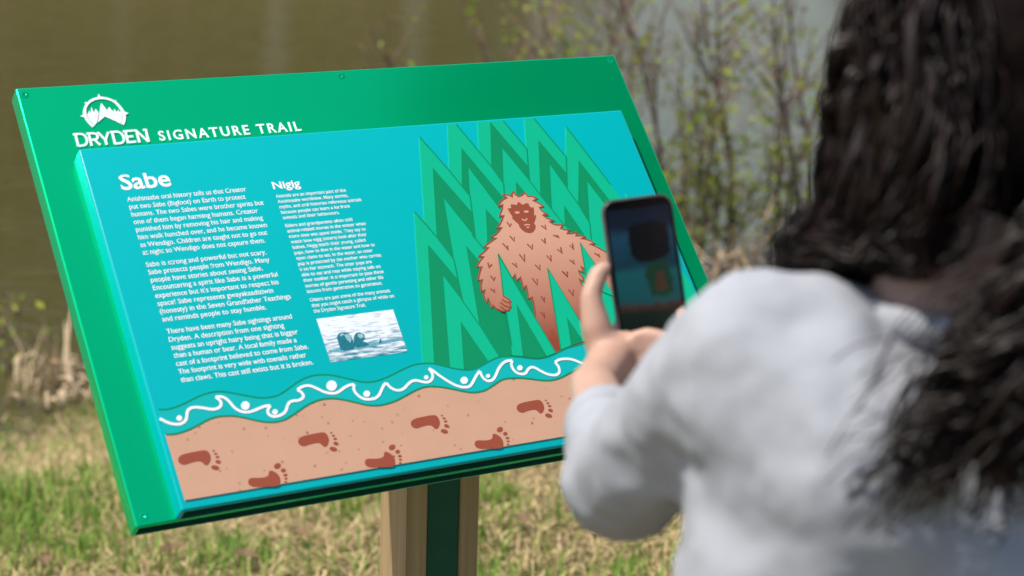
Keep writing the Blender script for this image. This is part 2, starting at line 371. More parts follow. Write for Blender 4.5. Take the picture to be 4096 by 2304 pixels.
head_r = [(390, 155), (440, 150), (490, 160), (520, 180), (530, 130), (550, 103), (570, 145), (620, 178), (670, 160), (713, 120), (755, 175), (810, 172), (890, 202), (835, 240), (900, 265), (985, 320), (920, 335), (950, 375), (1000, 415), (1048, 438), (970, 450), (1030, 490), (1080, 510), (1138, 522), (1068, 548), (1120, 575), (1180, 590), (1258, 588), (1230, 640), (1290, 658), (1355, 660), (1328, 715), (1400, 713), (1458, 698), (1450, 740), (1520, 745), (1582, 757), (1530, 788), (1600, 795), (1670, 820), (1725, 855), (1660, 868), (1740, 900), (1830, 950), (1890, 985)]
arm_r = [(2480, 1062), (2545, 1150), (2565, 1250), (2545, 1340), (2495, 1352), (2470, 1290), (2455, 1200), (2400, 1130)]
side_r = [(1415, 375), (1370, 345), (1395, 415), (1335, 390), (1350, 430), (1385, 465), (1400, 525), (1345, 490), (1365, 540), (1405, 590)]
leg_r = [(1425, 650), (1450, 760), (1475, 900), (1500, 1080), (1500, 1215)]
jag_l = [(575, 480), (597, 435), (620, 510), (660, 470), (690, 560), (692, 605), (728, 568), (745, 640), (752, 718), (795, 703), (815, 770), (830, 850), (835, 925)]
left_b = [(390, 155), (450, 195), (400, 220), (360, 260), (330, 320), (390, 298), (385, 360), (360, 420), (345, 465), (400, 455), (380, 520), (345, 590), (305, 635), (375, 628), (340, 680), (290, 730), (225, 770), (295, 778), (240, 820), (180, 860), (122, 910), (185, 918), (150, 955), (100, 1000), (42, 1042), (120, 1052), (80, 1090), (50, 1130)]
left_c = [(160, 350), (210, 345), (190, 420), (172, 510), (218, 495), (205, 560), (212, 640), (245, 615), (235, 680), (270, 765), (290, 712), (310, 770), (330, 830), (345, 795), (380, 830), (430, 860), (470, 870)]
hand = [(470, 870), (482, 855), (510, 860), (530, 850), (530, 830), (550, 815), (545, 790), (535, 770), (545, 750), (520, 725), (490, 705), (458, 685)]
figure = zB.uv(head_r) + [uv(*p) for p in arm_r] + zC.uv(side_r + leg_r + [(1320, 1262), (1130, 1312), (1075, 1345), (955, 1130)]) + zC.uv(jag_l[::-1]) + zC.uv([(480, 560), (470, 690)]) + zC.uv(left_c[::-1]) + zB.uv(left_b[::-1])[:-1]
m_fig = hair_gradient()
prism('hairy_figure', figure, DK + .00005, SB, m_fig, fp_)
OL = SB + .00025
strokes('figure_outline', [zB.uv(head_r), zB.uv(left_b) + zC.uv(left_c), zC.uv(side_r), zC.uv(jag_l)], .0021, OL, m_brown, fp_)
face = [(460, 350), (490, 350), (515, 345), (508, 293), (550, 293), (592, 305), (618, 255), (650, 275), (680, 300), (715, 280), (762, 275), (780, 320), (805, 338), (838, 335), (845, 380), (843, 450), (875, 450), (868, 500), (845, 565), (868, 600), (862, 650), (830, 695), (780, 708), (720, 695), (670, 660), (635, 620), (625, 580), (580, 545), (520, 485), (540, 480), (500, 420)]
prism('figure_face', zB.uv(face), SB, OL, m_brown, fp_)
for e in (ell(602, 412, 36, 18), ell(733, 399, 37, 18), ell(756, 627, 24, 10)): prism('face_mark', zB.uv(e), OL, OL + .0002, m_peach, fp_)
strokes('face_mark', [zB.uv([(668, 506), (690, 520), (712, 528), (730, 515), (747, 499)]), zB.uv([(705, 599), (740, 587), (787, 593)])], .0021, OL + .0002, m_peach, fp_, 4)
vB = [((455, 548), (498, 614), (514, 570)), ((495, 750), (562, 828), (557, 765)), ((948, 598), (1020, 650), (1005, 588)), ((1122, 738), (1212, 772), (1175, 733)), ((390, 855), (475, 950), (460, 888)), ((952, 798), (1005, 852), (1003, 780)), ((745, 865), (818, 938), (822, 872)), ((1182, 942), (1247, 992), (1230, 910)), ((1362, 885), (1412, 942), (1402, 858)), ((632, 1015), (710, 1115), (705, 1015)), ((1028, 1032), (1095, 1110), (1085, 1028)), ((530, 1145), (603, 1202), (580, 1140)), ((860, 1165), (932, 1240), (928, 1168)), ((1362, 1098), (1435, 1155), (1413, 1092)), ((177, 1135), (195, 1203), (238, 1162)), ((1252, 1260), (1335, 1340), (1320, 1268)), ((217, 1325), (265, 1397), (280, 1345)), ((1722, 998), (1803, 1055), (1778, 1008))]
vC = [((800, 480), (860, 560), (857, 490)), ((903, 690), (943, 755), (940, 702)), ((897, 870), (948, 938), (935, 880)), ((997, 1080), (1048, 1138), (1035, 1085)), ((1220, 612), (1275, 682), (1277, 615)), ((1145, 398), (1213, 465), (1208, 405)), ((317, 605), (370, 645), (357, 605))]
for v in [zB.uv(v) for v in vB] + [zC.uv(v) for v in vC]: strokes('fur_mark', [v], .0021, OL, m_brown, fp_)
# front trees that overlap the figure, then the hand over them
FT = OL + .0004
def bot(px): # river-top v at that u
    u = px.x; return min(river_top, key=lambda q: abs(q.x - u))
t1 = zE.uv([(905, 208), (1500, 1228), (1410, 1264), (1093, 722), (1162, 1264), (1055, 1255)])
t2 = zC.uv([(977, 365), (1420, 1090), (1480, 1190), (1395, 1215), (1200, 935), (1248, 1262), (1130, 1312)])
t3 = zC.uv([(1357, 70), (1600, 430), (1760, 700), (1440, 560)])
d1_ = zE.uv([(1093, 722), (1410, 1264), (1330, 1285), (1250, 1280), (1162, 1264)]); d2_ = zC.uv([(1200, 935), (1395, 1215), (1320, 1240), (1248, 1262)])
for t in (t1, t2, t3): prism('front_tree', t, SB, FT, m_tree_l, fp_)
for t in (d1_, d2_): prism('dark_chevron', t, SB, FT - .0001, m_tree_d, fp_)
strokes('tree_outline', [zE.uv([(1045, 1160), (958, 640), (905, 208), (1290, 872), (1500, 1228)]), zC.uv([(1130, 1312), (977, 365), (1340, 960)]), zC.uv([(1440, 560), (1357, 70), (1600, 430)])], .0016, FT + .0002, m_tree_d, fp_)
arm_tip = [(330, 700), (400, 640), (452, 640)]
prism('figure_hand', zC.uv(hand + [(452, 660), (420, 700), (380, 780), (400, 840)]), SB, FT + .0004, m_fig, fp_)
strokes('figure_outline', [zC.uv([(430, 860)] + hand), zC.uv([(450, 730), (490, 760), (535, 770)]), zC.uv([(430, 768), (480, 805), (540, 820)]), zC.uv([(430, 812), (470, 845), (485, 852)])], .0021, FT + .0007, m_brown, fp_)

# --- river swirls, dots, footprints
wl_ = [zF.uv(p) for p in ([(105, 565), (160, 595), (230, 622), (300, 632), (360, 620), (405, 580), (415, 530), (425, 480), (460, 447), (520, 437), (600, 445), (680, 458), (740, 458), (790, 435), (808, 400), (795, 360), (745, 320)],
    [(745, 320), (800, 315), (850, 330), (900, 370), (950, 430), (1000, 468), (1060, 490), (1130, 490), (1200, 468), (1270, 438), (1320, 422), (1372, 418)],
    [(1372, 418), (1345, 460), (1345, 500), (1370, 530), (1420, 543), (1480, 530), (1530, 500), (1555, 460), (1570, 410), (1600, 375), (1640, 362), (1690, 358), (1735, 335), (1750, 305), (1725, 265), (1680, 238)],
    [(1680, 238), (1720, 210), (1780, 190), (1840, 195), (1900, 220), (1980, 258), (2050, 275), (2110, 275), (2160, 255), (2220, 210), (2280, 182), (2332, 175)],
    [(2332, 175), (2325, 225), (2350, 275), (2400, 320), (2450, 342), (2510, 345), (2560, 335)])]
wl_ += [zG.uv(p) for p in ([(82, 668), (140, 658), (190, 620), (220, 560), (250, 500), (282, 470)],
    [(282, 470), (320, 515), (370, 548), (430, 560), (490, 540), (540, 490), (590, 450), (650, 440), (710, 455), (770, 462), (815, 445), (840, 405), (838, 360), (815, 320), (795, 295)],
    [(795, 295), (850, 325), (930, 385), (1030, 450), (1120, 498), (1200, 520), (1270, 518), (1310, 490), (1350, 420), (1385, 360), (1415, 325)],
    [(1415, 325), (1435, 380), (1470, 425), (1520, 447), (1570, 430), (1605, 380), (1640, 300), (1690, 235), (1740, 205), (1808, 198)],
    [(1808, 198), (1795, 240), (1815, 300), (1860, 345), (1920, 363), (1970, 350), (1995, 310), (2030, 282), (2080, 285), (2150, 325), (2230, 362), (2310, 375), (2360, 360), (2378, 325), (2365, 270), (2325, 220)],
    [(2325, 220), (2370, 190), (2440, 178), (2530, 185), (2650, 230), (2760, 260), (2900, 250), (3060, 200)])]
wl_.append([uv(*p) for p in [(2462, 1448), (2498, 1432), (2496, 1458), (2512, 1478), (2545, 1480), (2620, 1445), (2700, 1400), (2800, 1375), (2870, 1380)]])
strokes('river_swirl', wl_, .0038, D2 + .0005, m_white, fp_, 4)
for z, c in [(zF, (330, 562, 33)), (zF, (1086, 418, 50)), (zF, (1425, 490, 32)), (zF, (2073, 190, 60)), (zF, (2475, 283, 38)), (zG, (765, 403, 27)), (zG, (1225, 440, 45)), (zG, (1514, 386, 25)), (zG, (1900, 288, 33))]:
    prism('river_dot', z.uv(ell(c[0], c[1], c[2], c[2])), D2, D2 + .0006, m_white, fp_)
DF = TD + .0017
f1 = [[(340, 830), (355, 805), (400, 785), (480, 768), (555, 756), (590, 765), (612, 795), (620, 835), (610, 870), (590, 890), (565, 880), (545, 860), (520, 853), (480, 858), (440, 870), (400, 883), (365, 875), (345, 855)], ell(640, 760, 10, 7), ell(660, 787, 14, 9), ell(677, 816, 17, 10), ell(686, 860, 25, 16, 20), ell(664, 912, 36, 20, 15)]
f2 = [[(957, 1030), (965, 1010), (990, 1000), (1060, 1000), (1105, 992), (1128, 975), (1130, 945), (1150, 936), (1190, 955), (1220, 985), (1232, 1020), (1233, 1050), (1222, 1068), (1190, 1077), (1100, 1080), (1020, 1081), (980, 1070), (960, 1050)], ell(1200, 895, 30, 25, -25), ell(1253, 935, 21, 18), ell(1274, 977, 18, 12), ell(1280, 1009, 14, 9), ell(1279, 1039, 12, 8)]
def footprint(polys, ref, spots):
    r0 = zN.uv([ref])[0]; base_p = [zN.uv(p) for p in polys]
    base_p[0] = sm(base_p[0] + [base_p[0][0]], 3)[:-1]
    for s in spots:
        off = uv(*s) - r0
        for p in base_p: prism('footprint' if p is base_p[0] else 'toe_print', [q + off for q in p], DF, DF + .0003, m_brown, fp_)
footprint(f1, (340, 830), [(710.6, 1837.8), (1190.4, 1764.4), (1640.8, 1693.7), (2064, 1631.6)])
footprint(f2, (957, 1030), [(990.8, 1927.6), (1457.4, 1850.4), (1896.3, 1776.5), (2310, 1708)])

# --- lettering
m_text = mat('white_lettering', (.86, .87, .89), rough=.4, var=.01)
TXT = []
def text(s, u0, u1, v, h, dep, bold=.0, ext=0, spacing=1.0, parent=None, name='text_line'):
    """one line of lettering with its left end at u0, right end at u1, baseline v and capital height h (metres on the panel)"""
    cu = bpy.data.curves.new('t', 'FONT'); cu.body = s; cu.size = 1; cu.offset = bold; cu.space_character = spacing; cu.resolution_u = 3; cu.fill_mode = 'FRONT'
    o = bpy.data.objects.new('t', cu); COL.objects.link(o); TXT.append((o, u0, u1, v, h, dep, ext, parent, name))
def cap_h(z, top, bot, dep=TD): return uv(*z(top)[0], dep).y - uv(*z(bot)[0], dep).y
def flush_text():
    bpy.context.view_layer.update(); dg = bpy.context.evaluated_depsgraph_get()
    probe = bpy.data.curves.new('p', 'FONT'); probe.body = 'H'; po = bpy.data.objects.new('p', probe); COL.objects.link(po); bpy.context.view_layer.update(); dg = bpy.context.evaluated_depsgraph_get()
    pm = bpy.data.meshes.new_from_object(po.evaluated_get(dg)); CAPH = max(v.co.y for v in pm.vertices); bpy.data.meshes.remove(pm); bpy.data.objects.remove(po); bpy.data.curves.remove(probe)
    print('CAPH', CAPH, 'hb', hb, 'hs', hs)
    for o, u0, u1, v, h, dep, ext, parent, name in TXT:
        me = bpy.data.meshes.new_from_object(o.evaluated_get(dg)); n = len(me.vertices)
        co = np.empty(n * 3, np.float32); me.vertices.foreach_get('co', co); co = co.reshape(-1, 3)
        x0, x1 = co[:, 0].min(), co[:, 0].max(); cap = CAPH
        u = u0 + (co[:, 0] - x0) / (x1 - x0) * (u1 - u0); yy = co[:, 1].copy()
        if not ext:   # the sign's typeface has a tall x-height
            XH = CAPH * .66; XN = CAPH * .74; hi = yy > XH; lo_ = (yy > 0) & ~hi; yy[lo_] *= XN / XH; yy[hi] = XN + (yy[hi] - XH) * (CAPH - XN) / (CAPH - XH)
        w = v + yy * h / cap
        A = np.array(P0 - ORIG[parent.name])[None] + u[:, None] * np.array(EX) + w[:, None] * np.array(EY) + dep * np.array(EN)
        me.vertices.foreach_set('co', A.astype(np.float32).ravel()); me.update()
        if ext:
            bm = bmesh.new(); bm.from_mesh(me); bmesh.ops.remove_doubles(bm, verts=bm.verts, dist=1e-6)
            g = bmesh.ops.extrude_face_region(bm, geom=bm.faces[:]); vs = [e for e in g['geom'] if isinstance(e, bmesh.types.BMVert)]
            bmesh.ops.translate(bm, verts=vs, vec=EN * ext); bmesh.ops.recalc_face_normals(bm, faces=bm.faces); bm.to_mesh(me); bm.free(); me.polygons.foreach_set('use_smooth', [False] * len(me.polygons))
        me.materials.clear(); link(name, me, m_text, parent); cu = o.data; bpy.data.objects.remove(o); bpy.data.curves.remove(cu)
    TXT.clear()
DT = TD + .0003
def block(lines, z_start, p_first, p_last, ends, h, bold=.009):
    """lines share a left edge; baselines are interpolated from the first to the last traced baseline"""
    a = uv(*z_start[0](p_first)[0]); b = uv(*z_start[1](p_last)[0]); n = len(lines); u0 = (a.x + b.x) / 2
    for i, (s, e) in enumerate(zip(lines, ends)):
        v = a.y + (b.y - a.y) * (i / (n - 1)); u1 = uv(*e[0](e[1])[0]).x
        text(s, u0, u1, v, h, DT, bold, parent=fp_)
c1 = uv(*z2((315, 592))[0]).x
def E(z, *pts): return [(z, p) for p in pts]
hb = cap_h(z2, (1454, 441), (1466, 490))
block(['Anishinaabe oral history tells us that Creator', 'put two Sabe (Bigfoot) on Earth to protect', 'humans. The two Sabes were brother spirits but', 'one of them began harming humans. Creator', 'punished him by removing his hair and making', 'him walk hunched over, and he became known', 'as Wendigo. Children are taught not to go out', 'at night so Wendigo does not capture them.'],
      (z2, z2), (315, 592), (495, 1202), E(z2, (1678, 475), (1672, 565), (1878, 630), (1815, 720), (1872, 810), (1918, 885), (1920, 970), (1895, 1058)), hb)
block(['Sabe is strong and powerful but not scary.', 'Sabe protects people from Wendigo. Many', 'people have stories about seeing Sabe.', 'Encountering a spirit like Sabe is a powerful', "experience but it's important to respect his", 'space! Sabe represents gwayakaadiziwin', '(honesty) in the Seven Grandfather Teachings', 'and reminds people to stay humble.'],
      (z3, z3), (245, 195), (435, 822), E(z3, (1620, 45), (1660, 140), (1580, 235), (1752, 305), (1765, 395), (1703, 490), (1903, 560), (1620, 680)), hb)
block(['There have been many Sabe sightings around', 'Dryden. A description from one sighting', 'suggests an upright hairy being that is bigger', 'than a human or bear. A local family made a', 'cast of a footprint believed to come from Sabe.', 'The footprint is very wide with toenails rather', 'than claws. This cast still exists but it is broken.'],
      (z3, Zm(0, 0, 4096, 2576)), (480, 962), (457, 962), E(z3, (1915, 785), (1828, 895), (1985, 965), (1970, 1055), (2103, 1130), (2080, 1230), (2158, 1310)), hb)
hs = cap_h(z4, (399, 474), (411, 521))
block(['Animals are an important part of the', 'Anishinaabe worldview. Many stories,', 'myths, and oral histories reference animals', 'because people can learn a lot from', 'animals and their behaviours.'], (z4, z4), (387, 522), (490, 838), E(z4, (1415, 430), (1450, 513), (1643, 570), (1473, 668), (1322, 765)), hs)
block(['Elders and grandparents often told', 'animal-related stories in the winter when', 'more time was spent inside. They say to', 'watch how nigig (otters) look after their', 'babies. Nigig teach their young, called', 'pups, how to dive in the water and how to', 'open clams to eat. In the water, an otter', 'pup is protected by the mother who carries', 'it on her stomach. The otter pups are', 'able to eat and rest while staying safe on', 'their mother. It is important to pass these', 'stories of gentle parenting and other life', 'lessons from generation to generation.'],
      (z4, z5), (527, 955), (378, 502), E(z4, (1510, 858), (1708, 920), (1705, 1000), (1722, 1083), (1705, 1165), (1840, 1232)) + E(z5, (1137, 25), (1235, 80), (1127, 160), (1228, 212), (1265, 275), (1262, 338), (1250, 405)), hs)
block(['Otters are just some of the many animals', 'that you might catch a glimpse of while on', 'the Dryden Signature Trail.'], (z5, z5), (408, 600), (452, 730), E(z5, (1337, 490), (1385, 550), (1055, 655)), hs)
a = uv(*z2((250, 458))[0]); text('Sabe', a.x, uv(*z2((825, 412))[0]).x, uv(*z2((292, 455))[0]).y, cap_h(z2, (262, 290), (292, 456)), DT, .02, parent=fp_, name='heading')
text('Nigig', uv(*z4((345, 392))[0]).x, uv(*z4((748, 350))[0]).x, uv(*z4((360, 392))[0]).y, cap_h(z4, (335, 290), (362, 392)), DT, .025, parent=fp_, name='heading')
text('SIGNATURE TRAIL', uv(*z1((1268, 521))[0], 0).x, uv(*z1((2392, 447))[0], 0).x, uv(*z1((1290, 521))[0], 0).y, cap_h(z1, (1285, 449), (1303, 522), 0), 0.0002, .018, ext=.0008, spacing=1.3, parent=bp_, name='raised_lettering')
flush_text()

# logo and DRYDEN lettering stand proud of the green tray
def lg(pts): return zL.uv(pts, 0)
LG = .0013
ring = [(655, 915), (570, 830), (500, 740), (455, 675), (432, 600), (430, 520), (450, 420), (500, 340), (580, 260), (680, 205), (780, 180), (880, 172), (990, 185), (1100, 220), (1200, 265), (1290, 340), (1370, 430), (1430, 520), (1465, 620), (1468, 700), (1450, 790), (1415, 860),
        (1340, 825), (1375, 770), (1392, 700), (1385, 610), (1350, 520), (1290, 430), (1210, 345), (1120, 285), (1020, 250), (920, 235), (820, 237), (720, 258), (630, 305), (560, 370), (515, 450), (508, 540), (520, 620), (545, 690), (600, 770), (705, 875)]
prism('emblem_ring', lg(ring), .0002, LG, m_white, bp_)
for k, s in enumerate([[(775, 190), (790, 140), (805, 100), (835, 145), (870, 180)], [(440, 600), (400, 622), (360, 648), (410, 665), (470, 685)], [(1435, 530), (1480, 548), (1535, 572), (1490, 598), (1460, 612)], [(465, 315), (485, 300), (520, 312), (495, 345)], [(1190, 268), (1225, 255), (1242, 295)]]): prism('emblem_spike', lg(s), .0002, LG + .00005 * (k % 2 + 1), m_white, bp_)
prism('emblem_pines', lg([(530, 600), (555, 570), (580, 505), (605, 540), (625, 562), (624, 500), (632, 430), (650, 440), (668, 500), (690, 545), (705, 540), (716, 500), (730, 465), (745, 470), (790, 530), (815, 570), (774, 788), (712, 866), (610, 765), (552, 680)]), .0002, LG - .0002, m_white, bp_)
prism('emblem_pines', lg([(1018, 488), (1060, 415), (1085, 440), (1110, 480), (1140, 500), (1170, 535), (1180, 490), (1190, 460), (1215, 505), (1240, 535), (1265, 520), (1283, 485), (1310, 535), (1348, 522), (1376, 610), (1384, 700), (1366, 770), (1335, 820), (1240, 778), (1030, 512)]), .0002, LG - .0002, m_white, bp_)
prism('emblem_peak', lg([(858, 360), (865, 338), (877, 330), (890, 345), (1218, 758), (1205, 762), (1080, 705), (960, 655), (792, 795)]), .0002, LG, m_white, bp_)
def arc(pts): return pts
wd = .0033
let = [[[(190, 1085), (290, 1076)], [(248, 1078), (322, 1372)], [(250, 1080), (380, 1074), (470, 1115), (525, 1200), (518, 1290), (460, 1345), (318, 1362)]],
       [[(515, 1066), (600, 1060)], [(568, 1058), (643, 1358)], [(570, 1062), (690, 1060), (765, 1095), (782, 1155), (740, 1205), (640, 1213)], [(700, 1208), (770, 1270), (850, 1338)]],
       [[(768, 1052), (830, 1048)], [(802, 1044), (968, 1215)], [(1040, 1022), (975, 1215)], [(970, 1200), (1005, 1335)]],
       [[(1085, 1028), (1160, 1022)], [(1132, 1024), (1212, 1322)], [(1133, 1026), (1260, 1020), (1360, 1070), (1416, 1160), (1408, 1240), (1350, 1290), (1208, 1306)]],
       [[(1398, 1012), (1470, 1006)], [(1452, 1004), (1525, 1296)], [(1452, 1006), (1640, 992)], [(1488, 1142), (1645, 1130)], [(1522, 1276), (1716, 1256)]],
       [[(1655, 992), (1730, 988)], [(1718, 984), (1798, 1278)], [(1712, 990), (2012, 1262)], [(1942, 955), (2022, 1262)], [(1880, 976), (1962, 970)]]]
for gl in let:
    V = []; Fc = []
    for k, st in enumerate(gl):
        p = lg(st)
        if len(st) > 4: p = sm(p, 4)
        top, f = ribbon([Vector((q.x, q.y)) for q in p], wd, LG + k * 3e-5); low, _ = ribbon([Vector((q.x, q.y)) for q in p], wd, .0003)
        o = len(V); n = len(top); V += top + low; Fc += [tuple(i + o for i in q) for q in f]
        for i in range(0, n - 2, 2): Fc += [(o + i, o + i + 2, o + n + i + 2, o + n + i), (o + i + 1, o + n + i + 1, o + n + i + 3, o + i + 3)]
        Fc += [(o, o + n, o + n + 1, o + 1), (o + n - 2, o + n - 1, o + 2 * n - 1, o + 2 * n - 2)]
    mesh('raised_letter', V, Fc, m_white, bp_)

# small printed photograph of two otters
def otter_print():
    m = bpy.data.materials.new('otter_photo_print'); m.use_nodes = True; N = m.node_tree.nodes; L = m.node_tree.links; b = N['Principled BSDF']; b.inputs['Roughness'].default_value = .4
    tc = N.new('ShaderNodeTexCoord'); du = N.new('ShaderNodeVectorMath'); du.operation = 'DOT_PRODUCT'; du.inputs[1].default_value = EX
    dv = N.new('ShaderNodeVectorMath'); dv.operation = 'DOT_PRODUCT'; dv.inputs[1].default_value = EY
    L.new(tc.outputs['Object'], du.inputs[0]); L.new(tc.outputs['Object'], dv.inputs[0])
    cb = N.new('ShaderNodeCombineXYZ'); L.new(du.outputs['Value'], cb.inputs[0]); L.new(dv.outputs['Value'], cb.inputs[1])
    mp = N.new('ShaderNodeMapping'); mp.inputs['Scale'].default_value = (55, 330, 1); L.new(cb.outputs[0], mp.inputs[0])
    nz = N.new('ShaderNodeTexNoise'); nz.inputs['Scale'].default_value = 1; nz.inputs['Detail'].default_value = 5; L.new(mp.outputs[0], nz.inputs[0])
    # ripples get denser toward the bottom of the print
    v_lo = (PW(0, z5.uv([(645, 1302)])[0].y, 0) - base).dot(EY); v_hi = (PW(0, z5.uv([(480, 800)])[0].y, 0) - base).dot(EY)
    mr = N.new('ShaderNodeMapRange'); mr.inputs['From Min'].default_value = v_hi; mr.inputs['From Max'].default_value = v_lo; mr.inputs['To Min'].default_value = -.16; mr.inputs['To Max'].default_value = .06; L.new(dv.outputs['Value'], mr.inputs['Value'])
    ad = N.new('ShaderNodeMath'); L.new(nz.outputs['Fac'], ad.inputs[0]); L.new(mr.outputs[0], ad.inputs[1])
    cr = N.new('ShaderNodeValToRGB'); e = cr.color_ramp.elements; e[0].position = .40; e[0].color = (.80, .84, .88, 1); e[1].position = .66; e[1].color = (.03, .22, .29, 1)
    L.new(ad.outputs[0], cr.inputs[0]); L.new(cr.outputs[0], b.inputs['Base Color'])
    q = z5.uv([(480, 800), (1368, 690), (1535, 1180), (645, 1302)])
    prism('otter_photograph', q, TD, TD + .0003, m, fp_)
    md = mat('dark_teal_print', (.012, .17, .22), rough=.4, var=.65, vscale=900)
    ml = mat('pale_teal_print', (.28, .48, .54), rough=.4, var=.6, vscale=900)
    prism('otter_image', z5.uv([(620, 1165), (760, 1140), (950, 1118), (1090, 1085), (1250, 1050), (1478, 1012), (1490, 1046), (1300, 1080), (1120, 1118), (960, 1150), (800, 1180), (625, 1190)]), TD + .0003, TD + .0004, mat('mid_teal_print', (.12, .36, .43), rough=.4, var=.6, vscale=700), fp_)
    prism('otter_image', z5.uv([(715, 1015), (735, 970), (770, 958), (800, 955), (850, 965), (880, 1000), (900, 1050), (930, 1115), (905, 1150), (830, 1165), (760, 1158), (738, 1090)]), TD + .0003, TD + .0006, md, fp_)
    prism('otter_image', z5.uv([(915, 1000), (940, 962), (980, 955), (1030, 980), (1042, 1025), (1015, 1062), (1050, 1070), (1090, 1095), (1040, 1120), (940, 1130), (912, 1080)]), TD + .0003, TD + .0006, md, fp_)
    prism('otter_image', z5.uv([(1203, 1082), (1213, 1045), (1223, 1022), (1236, 1078)]), TD + .0003, TD + .0006, md, fp_)
    for p in ([(800, 985), (860, 975), (885, 1040), (870, 1080), (825, 1030)], [(745, 985), (790, 965), (800, 985), (760, 1005)], [(960, 970), (1010, 975), (1030, 1010), (995, 1030), (955, 1005)]): prism('otter_image', z5.uv(p), TD + .0006, TD + .0007, ml, fp_)
otter_print()

# screws
def screw(u, v):
    bm = bmesh.new(); r0, r1 = .0062, .0032
    prof = [(.0, -.0002), (.0010, -.0001), (.0012, .0004), (.0038, .0005), (.0056, .0001)]
    rings = []
    for r, d in prof[1:]:
        rings.append([bm.verts.new(PW(u + r * math.cos(2 * math.pi * k / 20), v + r * math.sin(2 * math.pi * k / 20), d + .0001)) for k in range(20)])
    bm.faces.new(rings[0])
    for a, b in zip(rings, rings[1:]):
        for k in range(20): bm.faces.new((a[k], b[k], b[(k + 1) % 20], a[(k + 1) % 20]))
    bmesh.ops.recalc_face_normals(bm, faces=bm.faces); o = from_bm('screw', bm, m_green, sign, True)
    hexv = [PW(u + .0013 * math.cos(k * math.pi / 3), v + .0013 * math.sin(k * math.pi / 3), .00035) for k in range(6)]
    mesh('screw_recess', hexv, [tuple(range(6))], mat('screw_steel', (.12, .14, .13), rough=.3, metal=.8), o)
for p in [(98, 378), (1363, 304), (2444, 244), (575, 2066)]:
    q = uv(*p, 0); screw(q.x, q.y)
q = uv(2444, 244, 0); screw(q.x, H - q.y + .0)

# posts, steel upright and cross tray behind the panel
def post_plane(px, py, d=2.84):   # point on the vertical front plane of the posts, parallel to the sign's width
    q0 = at(1779, 1927, d); r_ = ray(px, py); t = (q0 - CAM).dot(BK) / r_.dot(BK); return CAM + r_ * t
def wood_material(name, col, seed):
    m = bpy.data.materials.new(name); m.use_nodes = True; N = m.node_tree.nodes; L = m.node_tree.links; b = N['Principled BSDF']
    tc = N.new('ShaderNodeTexCoord'); mp = N.new('ShaderNodeMapping'); mp.inputs['Scale'].default_value = (300, 300, 3); mp.inputs['Location'].default_value = (seed, seed, seed); L.new(tc.outputs['Object'], mp.inputs[0])
    nz = N.new('ShaderNodeTexNoise'); nz.inputs['Scale'].default_value = 1; nz.inputs['Detail'].default_value = 4; L.new(mp.outputs[0], nz.inputs[0])
    mp2 = N.new('ShaderNodeMapping'); mp2.inputs['Scale'].default_value = (60, 60, 1.2); L.new(tc.outputs['Object'], mp2.inputs[0])
    n2 = N.new('ShaderNodeTexNoise'); n2.inputs['Scale'].default_value = 1; L.new(mp2.outputs[0], n2.inputs[0])
    av = N.new('ShaderNodeMath'); av.operation = 'ADD'; L.new(nz.outputs[0], av.inputs[0]); L.new(n2.outputs[0], av.inputs[1]); hv = N.new('ShaderNodeMath'); hv.operation = 'MULTIPLY'; hv.inputs[1].default_value = .5; L.new(av.outputs[0], hv.inputs[0])
    cr = N.new('ShaderNodeValToRGB'); e = cr.color_ramp.elements; e[0].position = .36; e[1].position = .62
    e[0].color = tuple(c * .78 for c in col) + (1,); e[1].color = tuple(c * 1.08 for c in col) + (1,)
    L.new(hv.outputs[0], cr.inputs[0]); L.new(cr.outputs[0], b.inputs['Base Color']); b.inputs['Roughness'].default_value = .75; b.inputs['Specular IOR Level'].default_value = .25
    bp = N.new('ShaderNodeBump'); bp.inputs['Distance'].default_value = .0006; bp.inputs['Strength'].default_value = .5; L.new(nz.outputs[0], bp.inputs['Height']); L.new(bp.outputs[0], b.inputs['Normal'])
    return m
m_wood = wood_material('cedar_timber', (.40, .275, .145), 0)
qa, qb, qc, qd = [post_plane(x, y) for x, y in ((1630, 1953), (1715, 1938), (1844, 1917), (1920, 1904))]
ua, ub, uc, ud = [(q - P0).dot(EX) for q in (qa, qb, qc, qd)]; b0 = (qa - P0).dot(BK)
def panel_under(b): return P0.z + (b / math.sin(TILT)) * math.cos(TILT) - GD / math.sin(TILT) - .004
def upright(name, u0, u1, bb0, bb1, m, slope=True):
    V = []
    for u, b in ((u0, bb0), (u1, bb0), (u1, bb1), (u0, bb1)):
        p = P0 + EX * u + BK * b; V.append(Vector((p.x, p.y, -.35)))
    for u, b in ((u0, bb0), (u1, bb0), (u1, bb1), (u0, bb1)):
        p = P0 + EX * u + BK * b; V.append(Vector((p.x, p.y, panel_under(b) if slope else panel_under(bb0))))
    bm = bmesh.new(); vs = [bm.verts.new(v) for v in V]
    for f in ((3, 2, 1, 0), (4, 5, 6, 7), (0, 1, 5, 4), (1, 2, 6, 5), (2, 3, 7, 6), (3, 0, 4, 7)): bm.faces.new([vs[i] for i in f])
    bmesh.ops.bevel(bm, geom=bm.edges[:], offset=.0015, segments=2, affect='EDGES'); bmesh.ops.recalc_face_normals(bm, faces=bm.faces)
    o = from_bm(name, bm, m, sign, False); return o
upright('post', ua, ub - .0006, b0, b0 + .085, m_wood); upright('post', uc + .0006, ud, b0, b0 + .085, m_wood)
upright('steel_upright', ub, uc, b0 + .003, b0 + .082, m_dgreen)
V = [PW(u, v, d) for d in (-GD - .0035, -GD - .0005) for u, v in ((ub - .14, .10), (uc + .14, .10), (uc + .14, .5), (ub - .14, .5))]
